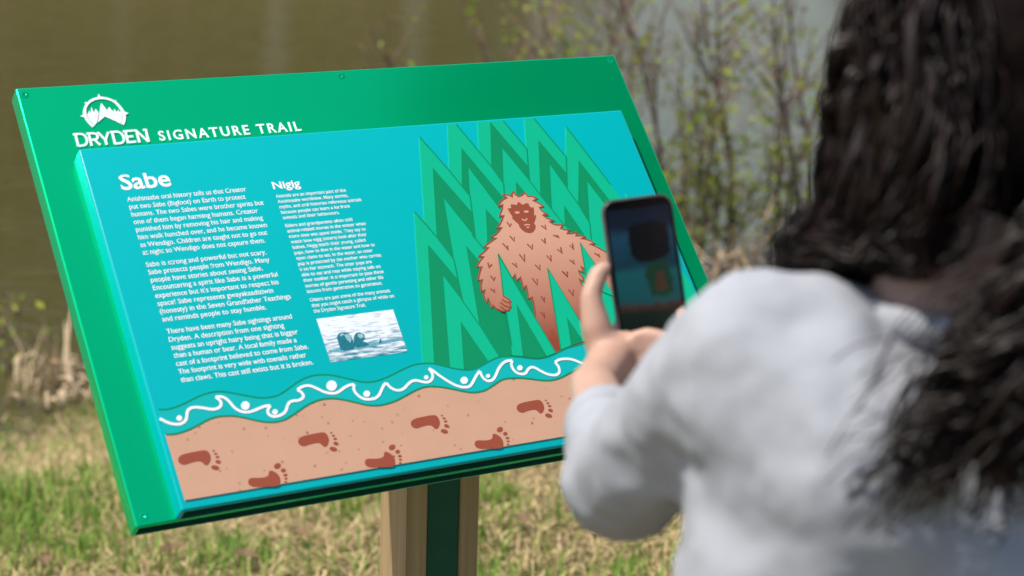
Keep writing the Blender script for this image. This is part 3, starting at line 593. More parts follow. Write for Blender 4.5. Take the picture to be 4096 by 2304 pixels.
mesh('mounting_plate', V, [(0, 1, 2, 3)[::-1], (4, 5, 6, 7), (0, 1, 5, 4), (1, 2, 6, 5), (2, 3, 7, 6), (3, 0, 4, 7)], m_dgreen, sign)

# ------------------------------------------------------------------ the person with the phone
def rot_frame(fwd, up=Vector((0, 0, 1))):
    f = fwd.normalized(); r = f.cross(up).normalized(); u = r.cross(f); return Matrix((r, f, u)).transposed()
def hull(pts, bm):
    b2 = bmesh.new()
    for p in pts: b2.verts.new(p)
    bmesh.ops.convex_hull(b2, input=b2.verts)
    me = bpy.data.meshes.new('h'); b2.to_mesh(me); b2.free(); 
    # drop loose interior vertices
    b3 = bmesh.new(); b3.from_mesh(me); bpy.data.meshes.remove(me)
    bmesh.ops.delete(b3, geom=[v for v in b3.verts if not v.link_faces], context='VERTS')
    me = bpy.data.meshes.new('h'); b3.to_mesh(me); b3.free(); bm.from_mesh(me); bpy.data.meshes.remove(me)
_ico = bmesh.new(); bmesh.ops.create_icosphere(_ico, subdivisions=2, radius=1); ICO = [v.co.copy() for v in _ico.verts]; _ico.free()
def cap(bm, p0, r0, p1, r1): hull([Vector(p0) + v * r0 for v in ICO] + [Vector(p1) + v * r1 for v in ICO], bm)
def chain(bm, pts):
    for (a, ra), (b, rb) in zip(pts, pts[1:]): cap(bm, a, ra, b, rb)
def elli(bm, c, rad, M=Matrix.Identity(3)): hull([Vector(c) + M @ Vector((v.x * rad[0], v.y * rad[1], v.z * rad[2])) for v in ICO], bm)
def ringpts(c, M, a, b, n=20): return [Vector(c) + M @ Vector((a * math.cos(2 * math.pi * k / n), b * math.sin(2 * math.pi * k / n), 0)) for k in range(n)]
def remesh(name, bm, vox, m, parent, smooth=6, disp=None):
    o = from_bm(name, bm, m, parent)
    md = o.modifiers.new('r', 'REMESH'); md.mode = 'VOXEL'; md.voxel_size = vox; md.use_smooth_shade = True
    if smooth:
        s = o.modifiers.new('s', 'SMOOTH'); s.factor = .5; s.iterations = smooth
    if disp:
        for sc, st in disp:
            tx = bpy.data.textures.new('folds', 'CLOUDS'); tx.noise_scale = sc; tx.noise_depth = 2
            d = o.modifiers.new('d', 'DISPLACE'); d.texture = tx; d.strength = st; d.mid_level = .5; d.texture_coords = 'LOCAL'
    bpy.context.view_layer.update(); dg = bpy.context.evaluated_depsgraph_get()
    me = bpy.data.meshes.new_from_object(o.evaluated_get(dg)); o.modifiers.clear(); old = o.data; o.data = me; bpy.data.meshes.remove(old)
    if not me.materials: me.materials.append(m)
    me.polygons.foreach_set('use_smooth', [True] * len(me.polygons)); return o

m_skin = mat('skin', (.48, .295, .22), rough=.5, spec=.4, var=.06, vscale=40, sss=.25, bump=.05, bscale=900)
m_shirt = mat('grey_sweatshirt_knit', (.36, .372, .405), rough=.92, spec=.15, var=.07, vscale=25, bump=.4, bscale=700)
m_jeans = mat('dark_denim', (.03, .04, .075), rough=.9, spec=.15, var=.25, vscale=120, bump=.3, bscale=900)
m_hair = mat('dark_brown_hair', (.013, .0068, .0052), rough=.42, spec=.26, var=.4, vscale=60)
m_shoe = mat('black_shoe_leather', (.02, .02, .022), rough=.6, var=.2)

FW = Vector((-.36, .93, 0)).normalized(); RT = Vector((FW.y, -FW.x, 0)); MB = Matrix((RT, FW, Vector((0, 0, 1)))).transposed()
C7 = at(3790, 1305, 1.42)
feet = Vector((C7.x + .03, C7.y - .06, 0)); feet.z = gz(feet.x, feet.y)
person = root('person', feet, 'person with long dark curly hair in grey sweatshirt photographing the sign', 'person')
hip = Vector((C7.x + .015, C7.y - .04, .86)) ; chest = C7 + Vector((0, .055, -.13))
Ssl = at(2975, 1395, 1.41); Elb = at(2492, 1900, 1.62); Wri = at(2372, 1545, 1.83)
Ssr = C7 + RT * .165 + Vector((0, .02, -.05)); Elr = Ssr + FW * .12 + RT * .05 + Vector((0, 0, -.23)); 
HD = at(3930, 400, 1.46); MH = rot_frame(Vector((-.42, .86, -.28)))
Hf = MH @ Vector((0, 1, 0)); Hu = MH @ Vector((0, 0, 1)); Hr = MH @ Vector((1, 0, 0))

# phone
ph_c = at(2586, 1090, 1.91)
pn = (CAM - ph_c).normalized(); pn = (pn + CR * .20 + CU * .04).normalized()
pu = (CU * 1.0 - CR * .135); pu = (pu - pn * pu.dot(pn)).normalized(); pr = pu.cross(pn)
def PH(x, y, z): return ph_c + pr * x + pu * y + pn * z
PWD, PHT, PTH = .0705, .1490, .0095
phone = root('smartphone', ph_c, 'black smartphone held up in front of the sign, its screen showing the picture', 'phone')
def slab(name, w, h, r, z0, z1, m, parent, cx=0, cy=0, bev=0):
    out = []
    for sx, sy, a0 in ((1, 1, 0), (-1, 1, 90), (-1, -1, 180), (1, -1, 270)):
        for k in range(7):
            a = R(a0 + 15 * k); out.append((cx + sx * (w / 2 - r) + r * math.cos(a), cy + sy * (h / 2 - r) + r * math.sin(a)))
    bm = bmesh.new(); lo = [bm.verts.new(PH(x, y, z0)) for x, y in out]; hi = [bm.verts.new(PH(x, y, z1)) for x, y in out]; n = len(out)
    bm.faces.new(hi); bm.faces.new(lo[::-1])
    for i in range(n): bm.faces.new((lo[i], lo[(i + 1) % n], hi[(i + 1) % n], hi[i]))
    bmesh.ops.recalc_face_normals(bm, faces=bm.faces)
    if bev: bmesh.ops.bevel(bm, geom=[e for e in bm.edges if len(e.link_faces) == 2 and e.calc_face_angle(0) > 1.2], offset=bev, segments=3, affect='EDGES')
    return from_bm(name, bm, m, parent)
cs = slab('case', PWD, PHT, .0125, -PTH, -.0006, mat('pale_phone_case', (.085, .07, .072), rough=.4, var=.05), phone, bev=.002)
gl = slab('screen_glass', PWD - .0036, PHT - .0036, .011, -.0004, .0004, mat('black_screen_glass', (.004, .004, .005), rough=.12, var=.1, spec=.35), phone)
def live_view():
    m = bpy.data.materials.new('phone_live_view'); m.use_nodes = True; N = m.node_tree.nodes; L = m.node_tree.links; b = N['Principled BSDF']; b.inputs['Roughness'].default_value = .15; b.inputs['Specular IOR Level'].default_value = .3; b.inputs['Base Color'].default_value = (.004, .004, .005, 1)
    tc = N.new('ShaderNodeTexCoord'); nz = N.new('ShaderNodeTexNoise'); nz.inputs['Scale'].default_value = 70; L.new(tc.outputs['Object'], nz.inputs[0])
    def coord(ax):
        d = N.new('ShaderNodeVectorMath'); d.operation = 'DOT_PRODUCT'; d.inputs[1].default_value = ax; L.new(tc.outputs['Object'], d.inputs[0])
        a_ = N.new('ShaderNodeMath'); a_.operation = 'MULTIPLY_ADD'; a_.inputs[1].default_value = .012; L.new(nz.outputs[0], a_.inputs[0]); L.new(d.outputs['Value'], a_.inputs[2]); return a_.outputs[0]
    x, y = coord(pr), coord(pu)
    mr = N.new('ShaderNodeMapRange'); mr.inputs['From Min'].default_value = -.060; mr.inputs['From Max'].default_value = .072; L.new(y, mr.inputs['Value'])
    cr = N.new('ShaderNodeValToRGB'); e = cr.color_ramp.elements; e[0].position = 0; e[0].color = (.001, .003, .002, 1); e[1].position = 1; e[1].color = (.002, .004, .008, 1)
    for p, c in ((.20, (.002, .006, .004, 1)), (.25, (.020, .010, .007, 1)), (.29, (.003, .030, .034, 1)), (.50, (.003, .036, .042, 1)), (.56, (.002, .014, .022, 1)), (.78, (.004, .022, .040, 1)), (.84, (.002, .005, .012, 1))):
        q = e.new(p); q.color = c
    L.new(mr.outputs[0], cr.inputs[0]); src = cr.outputs[0]
    for cx_, cy_, rx, ry, c in ((.006, .030, .020, .020, (.001, .0015, .002, 1)), (.012, -.008, .013, .017, (.003, .016, .008, 1)), (.013, -.010, .005, .010, (.022, .012, .008, 1))):
        def nd(v, c0, r0):
            a_ = N.new('ShaderNodeMath'); a_.operation = 'SUBTRACT'; a_.inputs[1].default_value = c0 + .006; L.new(v, a_.inputs[0]); d_ = N.new('ShaderNodeMath'); d_.operation = 'DIVIDE'; d_.inputs[1].default_value = r0; L.new(a_.outputs[0], d_.inputs[0]); p_ = N.new('ShaderNodeMath'); p_.operation = 'POWER'; p_.inputs[1].default_value = 4; ab = N.new('ShaderNodeMath'); ab.operation = 'ABSOLUTE'; L.new(d_.outputs[0], ab.inputs[0]); L.new(ab.outputs[0], p_.inputs[0]); return p_.outputs[0]
        sm_ = N.new('ShaderNodeMath'); L.new(nd(x, cx_, rx), sm_.inputs[0]); L.new(nd(y, cy_, ry), sm_.inputs[1])
        mk = N.new('ShaderNodeMapRange'); mk.interpolation_type = 'SMOOTHSTEP'; mk.inputs['From Min'].default_value = 1.3; mk.inputs['From Max'].default_value = .6; L.new(sm_.outputs[0], mk.inputs['Value'])
        mx = N.new('ShaderNodeMix'); mx.data_type = 'RGBA'; mx.inputs[7].default_value = c; L.new(mk.outputs[0], mx.inputs[0]); L.new(src, mx.inputs[6]); src = mx.outputs[2]
    L.new(src, b.inputs['Emission Color']); b.inputs['Emission Strength'].default_value = 1.8; return m
hw = PWD / 2 - .0042
mesh('screen_image', [PH(-hw, -.068, .0008), PH(hw, -.068, .0008), PH(hw, .064, .0008), PH(-hw, .064, .0008)], [(0, 1, 2, 3)], live_view(), gl)
slab('front_camera', .020, .0055, .0026, .0009, .0013, mat('notch_black', (.002, .002, .002), rough=.2), phone, cy=PHT / 2 - .0085)

# body: one continuous skin surface
bm = bmesh.new()
elli(bm, HD + Hu * .018, (.072, .090, .098), MH); elli(bm, HD + Hf * .03 - Hu * .045, (.056, .062, .062), MH)      # cranium, jaw
cap(bm, HD + Hf * .092 + Hu * .005, .010, HD + Hf * .108 - Hu * .022, .012)                                           # nose
cap(bm, HD + Hf * .085 - Hu * .058 - Hr * .016, .008, HD + Hf * .085 - Hu * .058 + Hr * .016, .008)                   # lips
elli(bm, HD + Hf * .078 - Hu * .09, (.022, .018, .018), MH)                                                           # chin
for s in (-1, 1):
    elli(bm, HD + Hr * .074 * s - Hf * .008 - Hu * .01, (.010, .020, .032), MH); elli(bm, HD + Hr * .031 * s + Hf * .080 + Hu * .012, (.016, .012, .010), MH)
chain(bm, [(HD - Hu * .05 - Hf * .012, .054), (C7 + Vector((-.006, .03, .01)), .060), (chest + Vector((0, .02, .06)), .075)])
for s, p in ((-1, Ssl), (1, Ssr)): cap(bm, chest + Vector((0, .02, .06)), .07, p, .045)
cap(bm, chest, .10, hip + Vector((0, .02, .12)), .10); cap(bm, hip + RT * -.07, .095, hip + RT * .07, .095)
KN = []
for s in (-1, 1):
    h0 = hip + RT * .085 * s; k0 = Vector((feet.x, feet.y, 0)) + RT * .095 * s + FW * .05 + Vector((0, 0, .46)); a0 = Vector((feet.x, feet.y, feet.z)) + RT * .10 * s - FW * .02 + Vector((0, 0, .08)); KN.append((h0, k0, a0))
    chain(bm, [(h0, .085), (k0, .052), (a0, .036)]); cap(bm, a0 - Vector((0, 0, .035)), .03, a0 + FW * .13 - Vector((0, 0, .05)), .022)
chain(bm, [(Ssl, .042), (Elb, .036), (Wri, .0235)])
# left hand: palm, thumb along the phone's left edge, four fingers behind it
HK = .88
def hchain(bm, pts): chain(bm, [(p, r_ * HK) for p, r_ in pts])
def PHp(px, py, z):  # point above the phone plane at that pixel direction
    r_ = ray(px, py); t = (ph_c + pn * z - CAM).dot(pn) / r_.dot(pn); return CAM + r_ * t
pal = [PHp(2440, 1420, -.005), PHp(2520, 1345, -.020), PHp(2540, 1430, -.024), PHp(2410, 1470, -.002)]
hull([p + v * r_ * HK for p, r_ in zip([Wri] + pal, (.025, .020, .016, .017, .020)) for v in ICO], bm)
hchain(bm, [(PHp(2430, 1450, .0), .021), (PHp(2385, 1310, .006), .0175), (PHp(2362, 1190, .004), .0125), (PHp(2392, 1100, .000), .0112), (PHp(2418, 1072, -.001), .0092)])
for k in range(4):
    y0 = 1290 + 52 * k; l = (1.0, 1.06, 1.0, .86)[k]; zb = -PTH - .011
    hchain(bm, [(PHp(2478, y0 + 20, zb), .0105), (PHp(2478 + 130 * l, y0 - 15, zb - .004), .0098), (PHp(2478 + 225 * l, y0 - 25, zb + .004), .0090), (PHp(2478 + 262 * l, y0 - 22, -.004), .0080)])
# right hand cups the phone's lower end from the front right
Wrr = PHp(2840, 1560, .050)
chain(bm, [(Ssr, .042), (Elr, .036), (Wrr, .0225)])
hull([p + v * r_ * HK for p, r_ in ((Wrr, .024), (PHp(2760, 1440, .026), .014), (PHp(2775, 1510, .026), .015), (PHp(2710, 1470, .012), .011)) for v in ICO], bm)
for k in range(4):
    y0 = 1345 + 44 * k
    hchain(bm, [(PHp(2760, y0 + 60, .034), .0100), (PHp(2680, y0 + 15, .026), .0094), (PHp(2590 + 12 * k, y0 - 8, .018), .0088), (PHp(2540 + 16 * k, y0 + 2, .014), .0078)])
hchain(bm, [(PHp(2780, 1470, .03), .015), (PHp(2745, 1370, .022), .0115), (PHp(2735, 1300, .012), .0100), (PHp(2728, 1255, .008), .0085)])
body = remesh('body', bm, .0042, m_skin, person, 3)

# sweatshirt
bm = bmesh.new()
def sec(c, a, b, dz=0): return ringpts(c, MB, a, b)
hem = hip + Vector((0, .0, -.03)); wst = hip + Vector((0, .01, .14)); mid = C7 + Vector((0, .0, -.24)); upr = C7 + Vector((0, .035, -.11)); shl = C7 + Vector((0, .03, -.055)); col_ = C7 + Vector((0, .025, -.004))
lv = [(hem, .185, .135), (wst, .195, .140), (mid, .205, .140), (upr, .195, .120), (shl, .150, .085), (col_, .072, .068)]
for (c0, a0, b0_), (c1_, a1, b1) in zip(lv, lv[1:]): hull(sec(c0, a0, b0_) + sec(c1_, a1, b1), bm)
elli(bm, C7 - RT * .07 + Vector((0, -.02, -.13)), (.09, .085, .13), MB); elli(bm, C7 + RT * .07 + Vector((0, -.02, -.13)), (.09, .085, .13), MB)   # shoulder blades
cap(bm, at(3340, 1345, 1.42), .046, Ssl, .055); cap(bm, at(3340, 1345, 1.42), .046, upr, .065)
hull([Vector(p) + v * r_ for p, r_ in ((Ssl, .054), (at(2830, 1540, 1.48), .046), (at(3010, 1680, 1.42), .060), (at(3340, 1345, 1.42), .045), (at(3350, 1850, 1.385), .075)) for v in ICO], bm); cap(bm, shl + RT * .06, .060, Ssr, .058)
chain(bm, [(Ssl, .057), (Ssl.lerp(Elb, .55) + Vector((0, -.005, -.005)), .057), (Elb, .055), (Elb.lerp(Wri, .33), .046), (Elb.lerp(Wri, .46), .037), (Elb.lerp(Wri, .52), .031)])
chain(bm, [(Ssr, .060), (Elr, .055), (Elr.lerp(Wrr, .55), .046), (Elr.lerp(Wrr, .88), .036)])
shirt = remesh('sweatshirt', bm, .007, m_shirt, person, 22, [(.10, .018), (.035, .009)])
# ribbed collar, cuff and hem band
def band(name, c, ax, a, b, r, parent, M=None):
    M = M or rot_frame(ax.orthogonal(), ax)
    path = [Vector(c) + M @ Vector((a * math.cos(2 * math.pi * k / 40), b * math.sin(2 * math.pi * k / 40), 0)) for k in range(41)]
    V = []; Fc = []; S = 8
    for i in range(40):
        t = (path[i + 1] - path[i - 1 if i else 39]).normalized(); n1 = (path[i] - Vector(c)).normalized(); n2 = t.cross(n1)
        for k in range(S): V.append(path[i] + n1 * (r * .5) * math.cos(2 * math.pi * k / S) + n2 * r * math.sin(2 * math.pi * k / S))
    for i in range(40):
        for k in range(S): Fc.append((i * S + k, i * S + (k + 1) % S, ((i + 1) % 40) * S + (k + 1) % S, ((i + 1) % 40) * S + k))
    return mesh(name, V, Fc, m_shirt, parent, True)
band('collar', C7 + Vector((-.004, .03, .002)), Vector((0, .35, 1)).normalized(), .073, .070, .013, shirt, rot_frame(FW, Vector((0, .30, 1)).normalized()))
ax = (Wri - Elb).normalized(); band('cuff', Elb.lerp(Wri, .51), ax, .031, .031, .015, shirt)
ax = (Wrr - Elr).normalized(); band('cuff', Elr.lerp(Wrr, .90), ax, .031, .031, .016, shirt)
band('hem_band', hem + Vector((0, 0, -.01)), Vector((0, 0, 1)), .183, .133, .03, shirt, MB)
bm = bmesh.new(); cap(bm, hip - RT * .07 + Vector((0, 0, .02)), .115, hip + RT * .07 + Vector((0, 0, .02)), .115)
for h0, k0, a0 in KN: chain(bm, [(h0, .100), (k0, .070), (a0 + Vector((0, 0, .02)), .060)])
remesh('trousers', bm, .009, m_jeans, person, 6, [(.08, .012)])
for h0, k0, a0 in KN:
    bm = bmesh.new(); hull([p for c, a_, b_, z in ((a0 - FW * .0, .045, .055, .0), (a0 + FW * .03, .046, .115, -.03), (a0 + FW * .045, .048, .130, -.072)) for p in ringpts(c + Vector((0, 0, z)), MB, a_, b_)], bm)
    remesh('shoe', bm, .006, m_shoe, person, 4)

# hair: scalp cap and several hundred curling locks
def curl_lock(p, amp, wl, ph, r0, seed):
    """p: control points root->tip; returns path and radii with a growing curl"""
    path = catmull(p, 7); L = 0; out = []
    for i, q in enumerate(path):
        if i: L += (q - path[i - 1]).length
        t = (path[min(i + 1, len(path) - 1)] - path[max(i - 1, 0)]).normalized(); a = t.orthogonal().normalized(); b = t.cross(a)
        g = min(1, L / .12) * amp * (1 + .4 * math.sin(L * 31 + seed)); an = 2 * math.pi * L / wl + ph
        out.append(q + a * g * math.cos(an) + b * g * math.sin(an))
    n = len(out); rad = [r0 * (1 - .75 * (i / (n - 1)) ** 1.6) + .0004 for i in range(n)]
    return out, rad
bm = bmesh.new(); elli(bm, HD + Hu * .030 - Hf * .018, (.088, .100, .100), MH); elli(bm, HD - Hf * .045 - Hu * .02, (.080, .065, .085), MH)
cap_o = remesh('hair', bm, .006, mat('dark_hair_underlayer', (.007, .0045, .004), rough=.8, spec=.05, var=.4, vscale=80), person, 4)
def scalp(az, el):   # az from back (0) toward left (+), el up
    d = -Hf * math.cos(az) * math.cos(el) - Hr * math.sin(az) * math.cos(el) + Hu * math.sin(el)
    return HD + Hu * .028 - Hf * .015 + Vector(d) * .088, Vector(d)
rd = random.Random(11)
locks = []; fine = []
def add_lock(tip_px, tip_d, az, el, swing, n_mid=.5, thin=False, strands=11):
    s, d = scalp(az, el); tip = at(*tip_px, tip_d)
    out = s + d * rd.uniform(.022, .045) - Hu * .02
    side = d - Hu * d.dot(Hu); side = side.normalized() if side.length > .05 else -Hf
    jaw = HD + side * rd.uniform(.095, .135) - Hu * rd.uniform(.05, .10)
    mid_ = jaw.lerp(tip, n_mid) + swing
    amp = (rd.uniform(.007, .013) if tip_d < 1.34 else rd.uniform(.005, .010)) if not thin else rd.uniform(.006, .016); wl = rd.uniform(.11, .18); ph = rd.uniform(0, 6.28); sd = rd.uniform(0, 9)
    if thin: fine.append(curl_lock([s, out, jaw, mid_, tip], amp, wl, ph, .0008, sd)); return
    spread = rd.uniform(.0022, .0045)
    for k in range(strands):
        o = Vector((rd.gauss(0, spread), rd.gauss(0, spread), rd.gauss(0, spread))); e = Vector((rd.gauss(0, spread * 1.3), rd.gauss(0, spread * 1.3), rd.gauss(0, .012)))
        locks.append(curl_lock([s + o * .5, out + o, jaw + o, mid_ + o, tip + e], amp * rd.uniform(.8, 1.25), wl, ph + rd.gauss(0, .13), rd.uniform(.0013, .0030), sd))
for i in range(120):   # left side, falling in front of the shoulder
    add_lock((rd.uniform(3120, 3420), rd.uniform(1010, 1230)), rd.uniform(1.45, 1.54), rd.uniform(.95, 1.9), rd.uniform(-.2, 1.1), Vector((rd.uniform(-.02, .01), rd.uniform(0, .02), 0)))
for i in range(105):   # back, hanging down over the shoulder blades
    x = rd.gauss(4010, 165); y = rd.uniform(1420, 2000) - abs(x - 3850) * .3
    add_lock((x, y), 1.312 + rd.uniform(-.025, .015), rd.uniform(-.9, .22), rd.uniform(-.5, 1.2), Vector((rd.uniform(-.01, .03), rd.uniform(-.02, .0), .02)))
for i in range(105):   # right side
    add_lock((rd.uniform(4150, 4900), rd.uniform(1150, 2000)), rd.uniform(1.35, 1.52), rd.uniform(-1.9, -.6), rd.uniform(-.3, 1.1), Vector((rd.uniform(0, .03), rd.uniform(-.02, .02), .02)))
for i in range(9):    # loose curls on the left of the bunch
    add_lock((rd.uniform(3430, 3760), rd.uniform(1600, 2050)), 1.31 + rd.uniform(-.015, .01), rd.uniform(-.1, .2), rd.uniform(-.5, .4), Vector((rd.uniform(.0, .035), -.02, .02)), strands=5)
for i in range(110):
    add_lock((rd.uniform(3080, 3460), rd.uniform(900, 1180)), rd.uniform(1.45, 1.52), rd.uniform(.7, 1.9), rd.uniform(-.2, 1.1), Vector((rd.uniform(-.03, .01), 0, 0)), thin=True)
for i in range(90):
    add_lock((rd.uniform(3300, 4200), rd.uniform(1500, 2180)), 1.30, rd.uniform(-.6, .2), rd.uniform(-.4, .8), Vector((rd.uniform(-.02, .03), -.02, .02)), thin=True)
tag(tubes('curl_locks', locks, m_hair, cap_o, 3), kind='stuff'); tag(tubes('loose_strands', fine, m_hair, cap_o, 3), kind='stuff')
tag(cap_o, 'long dark brown curly hair')

# ------------------------------------------------------------------ vegetation
def blades(name, n, region, hfun, wfun, leanfun, colfun, m, label, dens=None):
    """many grass blades: 5 vertices, 3 triangles each"""
    x0, x1, y0, y1 = region; V = []; C = []
    xs = rng.uniform(x0, x1, n); ys = rng.uniform(y0, y1, n)
    for x, y in zip(xs, ys):
        if y > shore(x) - .12: continue
        nz_ = mnoise.noise(Vector((x * 2.2, y * 2.2, 5.0))); 
        if dens and rng.random() > dens(x, y, nz_): continue
        z = gz(x, y) - .003; h = hfun(nz_); w = wfun(); ln = leanfun(); a = rng.uniform(0, 6.283); ca, sa = math.cos(a), math.sin(a); b = a + rng.uniform(-.6, .6)
        dx, dy = math.cos(b), math.sin(b); px, py = -sa * w / 2, ca * w / 2
        m1 = (x + dx * ln * h * .42, y + dy * ln * h * .42, z + h * .58 * (1 - .35 * min(1, ln))); tp = (x + dx * ln * h, y + dy * ln * h, z + h * max(.04, 1 - .55 * ln))
        V += [(x - px, y - py, z), (x + px, y + py, z), (m1[0] + px * .75, m1[1] + py * .75, m1[2]), (m1[0] - px * .75, m1[1] - py * .75, m1[2]), tp]
        c = colfun(nz_); C += [c, c, c, c, c]
    k = len(V) // 5; T = (np.arange(k)[:, None, None] * 5 + np.array([[0, 1, 2], [0, 2, 3], [3, 2, 4]])[None]).reshape(-1, 3)
    o = tri_mesh(name, V, T, m, np.array(C)); tag(o, label, name.replace('_', ' '), kind='stuff'); return o
m_blade = mat('grass_blade', (1, 1, 1), rough=.7, spec=.2, var=.15, vscale=15, attr='Col', trans=.3)
def tan_c(nz_):
    t = rng.random(); b = rng.uniform(.45, 1.3); return ((.62 + .08 * t) * b, (.49 + .04 * t) * b, (.26 + .03 * t) * b)
def grn_c(nz_):
    t = rng.random(); b = rng.uniform(.7, 1.25); return ((.15 + .17 * t) * b, (.32 + .07 * t) * b, (.045 + .04 * t) * b)
REG = (-2.6, 2.9, 2.6, 8.6)
blades('dry_grass', 130000, REG, lambda n: rng.uniform(.025, .08), lambda: rng.uniform(.002, .006), lambda: rng.uniform(.7, 2.0), tan_c, m_blade, 'matted dry tan grass covering the bank')
blades('green_grass', 110000, REG, lambda n: rng.uniform(.03, .11) * (1 + .6 * max(0, n)), lambda: rng.uniform(.003, .007), lambda: rng.uniform(.15, .8), grn_c, m_blade, 'fresh green grass tufts growing through the dry grass',
       dens=lambda x, y, n: max(.05, min(1, (.52 + 1.2 * n) * (1.0 if shore(x) - y > 1.5 else max(.15, (shore(x) - y) / 1.5)))))
blades('shore_litter', 9000, (-2.9, 3.2, 4.6, 9.6), lambda n: rng.uniform(.04, .13), lambda: rng.uniform(.004, .009), lambda: rng.uniform(.8, 2.0), lambda n: tuple(c * .85 for c in tan_c(n)), m_blade, 'fallen dry reed stalks matted along the water edge',
       dens=lambda x, y, n: 1.0 if .0 < shore(x) - y < 1.1 else 0.0)

def tufts(n, region):
    V = []; C = []
    for _ in range(n):
        cx_, cy_ = rng.uniform(region[0], region[1]), rng.uniform(region[2], region[3])
        nz_ = mnoise.noise(Vector((cx_ * 2.2, cy_ * 2.2, 5.0)))
        if shore(cx_) - cy_ < .5 or rng.random() > .45 + 1.2 * nz_: continue
        base_c = np.array(grn_c(0)); hh = rng.uniform(.045, .095)
        for k in range(int(rng.uniform(14, 34))):
            x = cx_ + rng.normal(0, .014); y = cy_ + rng.normal(0, .014); z = gz(x, y) - .004; a = rng.uniform(0, 6.283); h = hh * rng.uniform(.55, 1.1); ln = rng.uniform(.1, .85) ; w = rng.uniform(.0035, .007); px, py = -math.sin(a) * w / 2, math.cos(a) * w / 2; dx, dy = math.cos(a), math.sin(a)
            m1 = (x + dx * ln * h * .38, y + dy * ln * h * .38, z + h * .6); tp = (x + dx * ln * h, y + dy * ln * h, z + h * (1 - .5 * ln * ln))
            V += [(x - px, y - py, z), (x + px, y + py, z), (m1[0] + px * .8, m1[1] + py * .8, m1[2]), (m1[0] - px * .8, m1[1] - py * .8, m1[2]), tp]; c = base_c * rng.uniform(.75, 1.25); C += [c] * 5
    k = len(V) // 5; T = (np.arange(k)[:, None, None] * 5 + np.array([[0, 1, 2], [0, 2, 3], [3, 2, 4]])[None]).reshape(-1, 3)
    tag(tri_mesh('grass_tufts', V, T, m_blade, np.array(C)), 'taller tufts of fresh green grass scattered over the bank', 'grass', kind='stuff')
def ring(x, y, n): return 0.0 if REG[0] < x < REG[1] and REG[2] < y < REG[3] else 1.0
REG2 = (-4.2, 4.6, -.8, 9.6)
blades('outer_dry_grass', 120000, REG2, lambda n: rng.uniform(.025, .08), lambda: rng.uniform(.003, .007), lambda: rng.uniform(.7, 2.0), tan_c, m_blade, 'dry tan grass of the wider bank around the sign', dens=ring)
blades('outer_green_grass', 80000, REG2, lambda n: rng.uniform(.03, .1), lambda: rng.uniform(.003, .007), lambda: rng.uniform(.15, .8), grn_c, m_blade, 'green grass of the wider bank around the sign', dens=lambda x, y, n: ring(x, y, n) * max(.05, .5 + 1.2 * n))
tufts(1300, (-2.4, 2.6, 2.6, 7.6))

# fallen leaves on the grass
m_leafd = mat('dead_leaf', (.17, .10, .05), rough=.8, var=.35, vscale=60)
def dead_leaf(px, py, s, rz, tilt, label):
    for d in np.linspace(3.2, 7, 200):
        p = at(px, py, d)
        if p.z <= gz(p.x, p.y) + .03: break
    M = Matrix.Rotation(rz, 3, 'Z') @ Matrix.Rotation(tilt, 3, 'X'); V = []; Fc = []; n = 9
    for i in range(n):
        t = i / (n - 1); w = s * .34 * math.sin(math.pi * min(1, t * 1.02)) ** .8 + .0005
        for k in (-1, 0, 1): V.append(p + M @ Vector((k * w, (t - .5) * s, abs(k) * w * .5 + .35 * s * (t - .5) ** 2 + .008)))
    for i in range(n - 1):
        for k in range(2): Fc.append((i * 3 + k, i * 3 + k + 1, i * 3 + k + 4, i * 3 + k + 3))
    o = mesh('dead_leaf', [v - p for v in V], Fc, m_leafd, None, True); o.location = p
    tag(o, label, 'leaf', 'dead leaves in the grass')
for px, py, s_, lb in ((690, 2215, .065, 'largest curled brown leaf in the grass under the lower left of the sign'), (980, 2240, .06, 'crumpled brown leaf in the grass left of the wooden post'), (1200, 2150, .05, 'small dead leaf lying just below the bottom edge of the sign'), (180, 2260, .045, 'dead leaf in the grass at the bottom left of the picture'), (2080, 2090, .05, 'dead leaf in the grass between the post and the sleeve')):
    dead_leaf(px, py, s_, rd.uniform(0, 6), rd.uniform(-.3, .3), lb)
V = []; Fc = []
for i in range(420):
    x, y = rd.uniform(-2.3, 2.5), rd.uniform(2.8, 7.2)
    if y > shore(x) - .2: continue
    c = Vector((x, y, gz(x, y) + rd.uniform(.004, .03))); L = rd.uniform(.008, .028); a_ = Vector((rd.gauss(0, 1), rd.gauss(0, 1), rd.gauss(0, .3))).normalized(); b_ = a_.cross(Vector((rd.gauss(0, .4), rd.gauss(0, .4), 1))).normalized(); o = len(V)
    V += [c - a_ * L, c + b_ * L * .45 + Vector((0, 0, L * .2)), c + a_ * L, c - b_ * L * .45 + Vector((0, 0, L * .2))]; Fc += [(o, o + 1, o + 2), (o, o + 2, o + 3)]
tag(mesh('leaf_litter', V, Fc, m_leafd), 'scattered brown leaf fragments among the grass blades', 'leaf litter', kind='stuff')

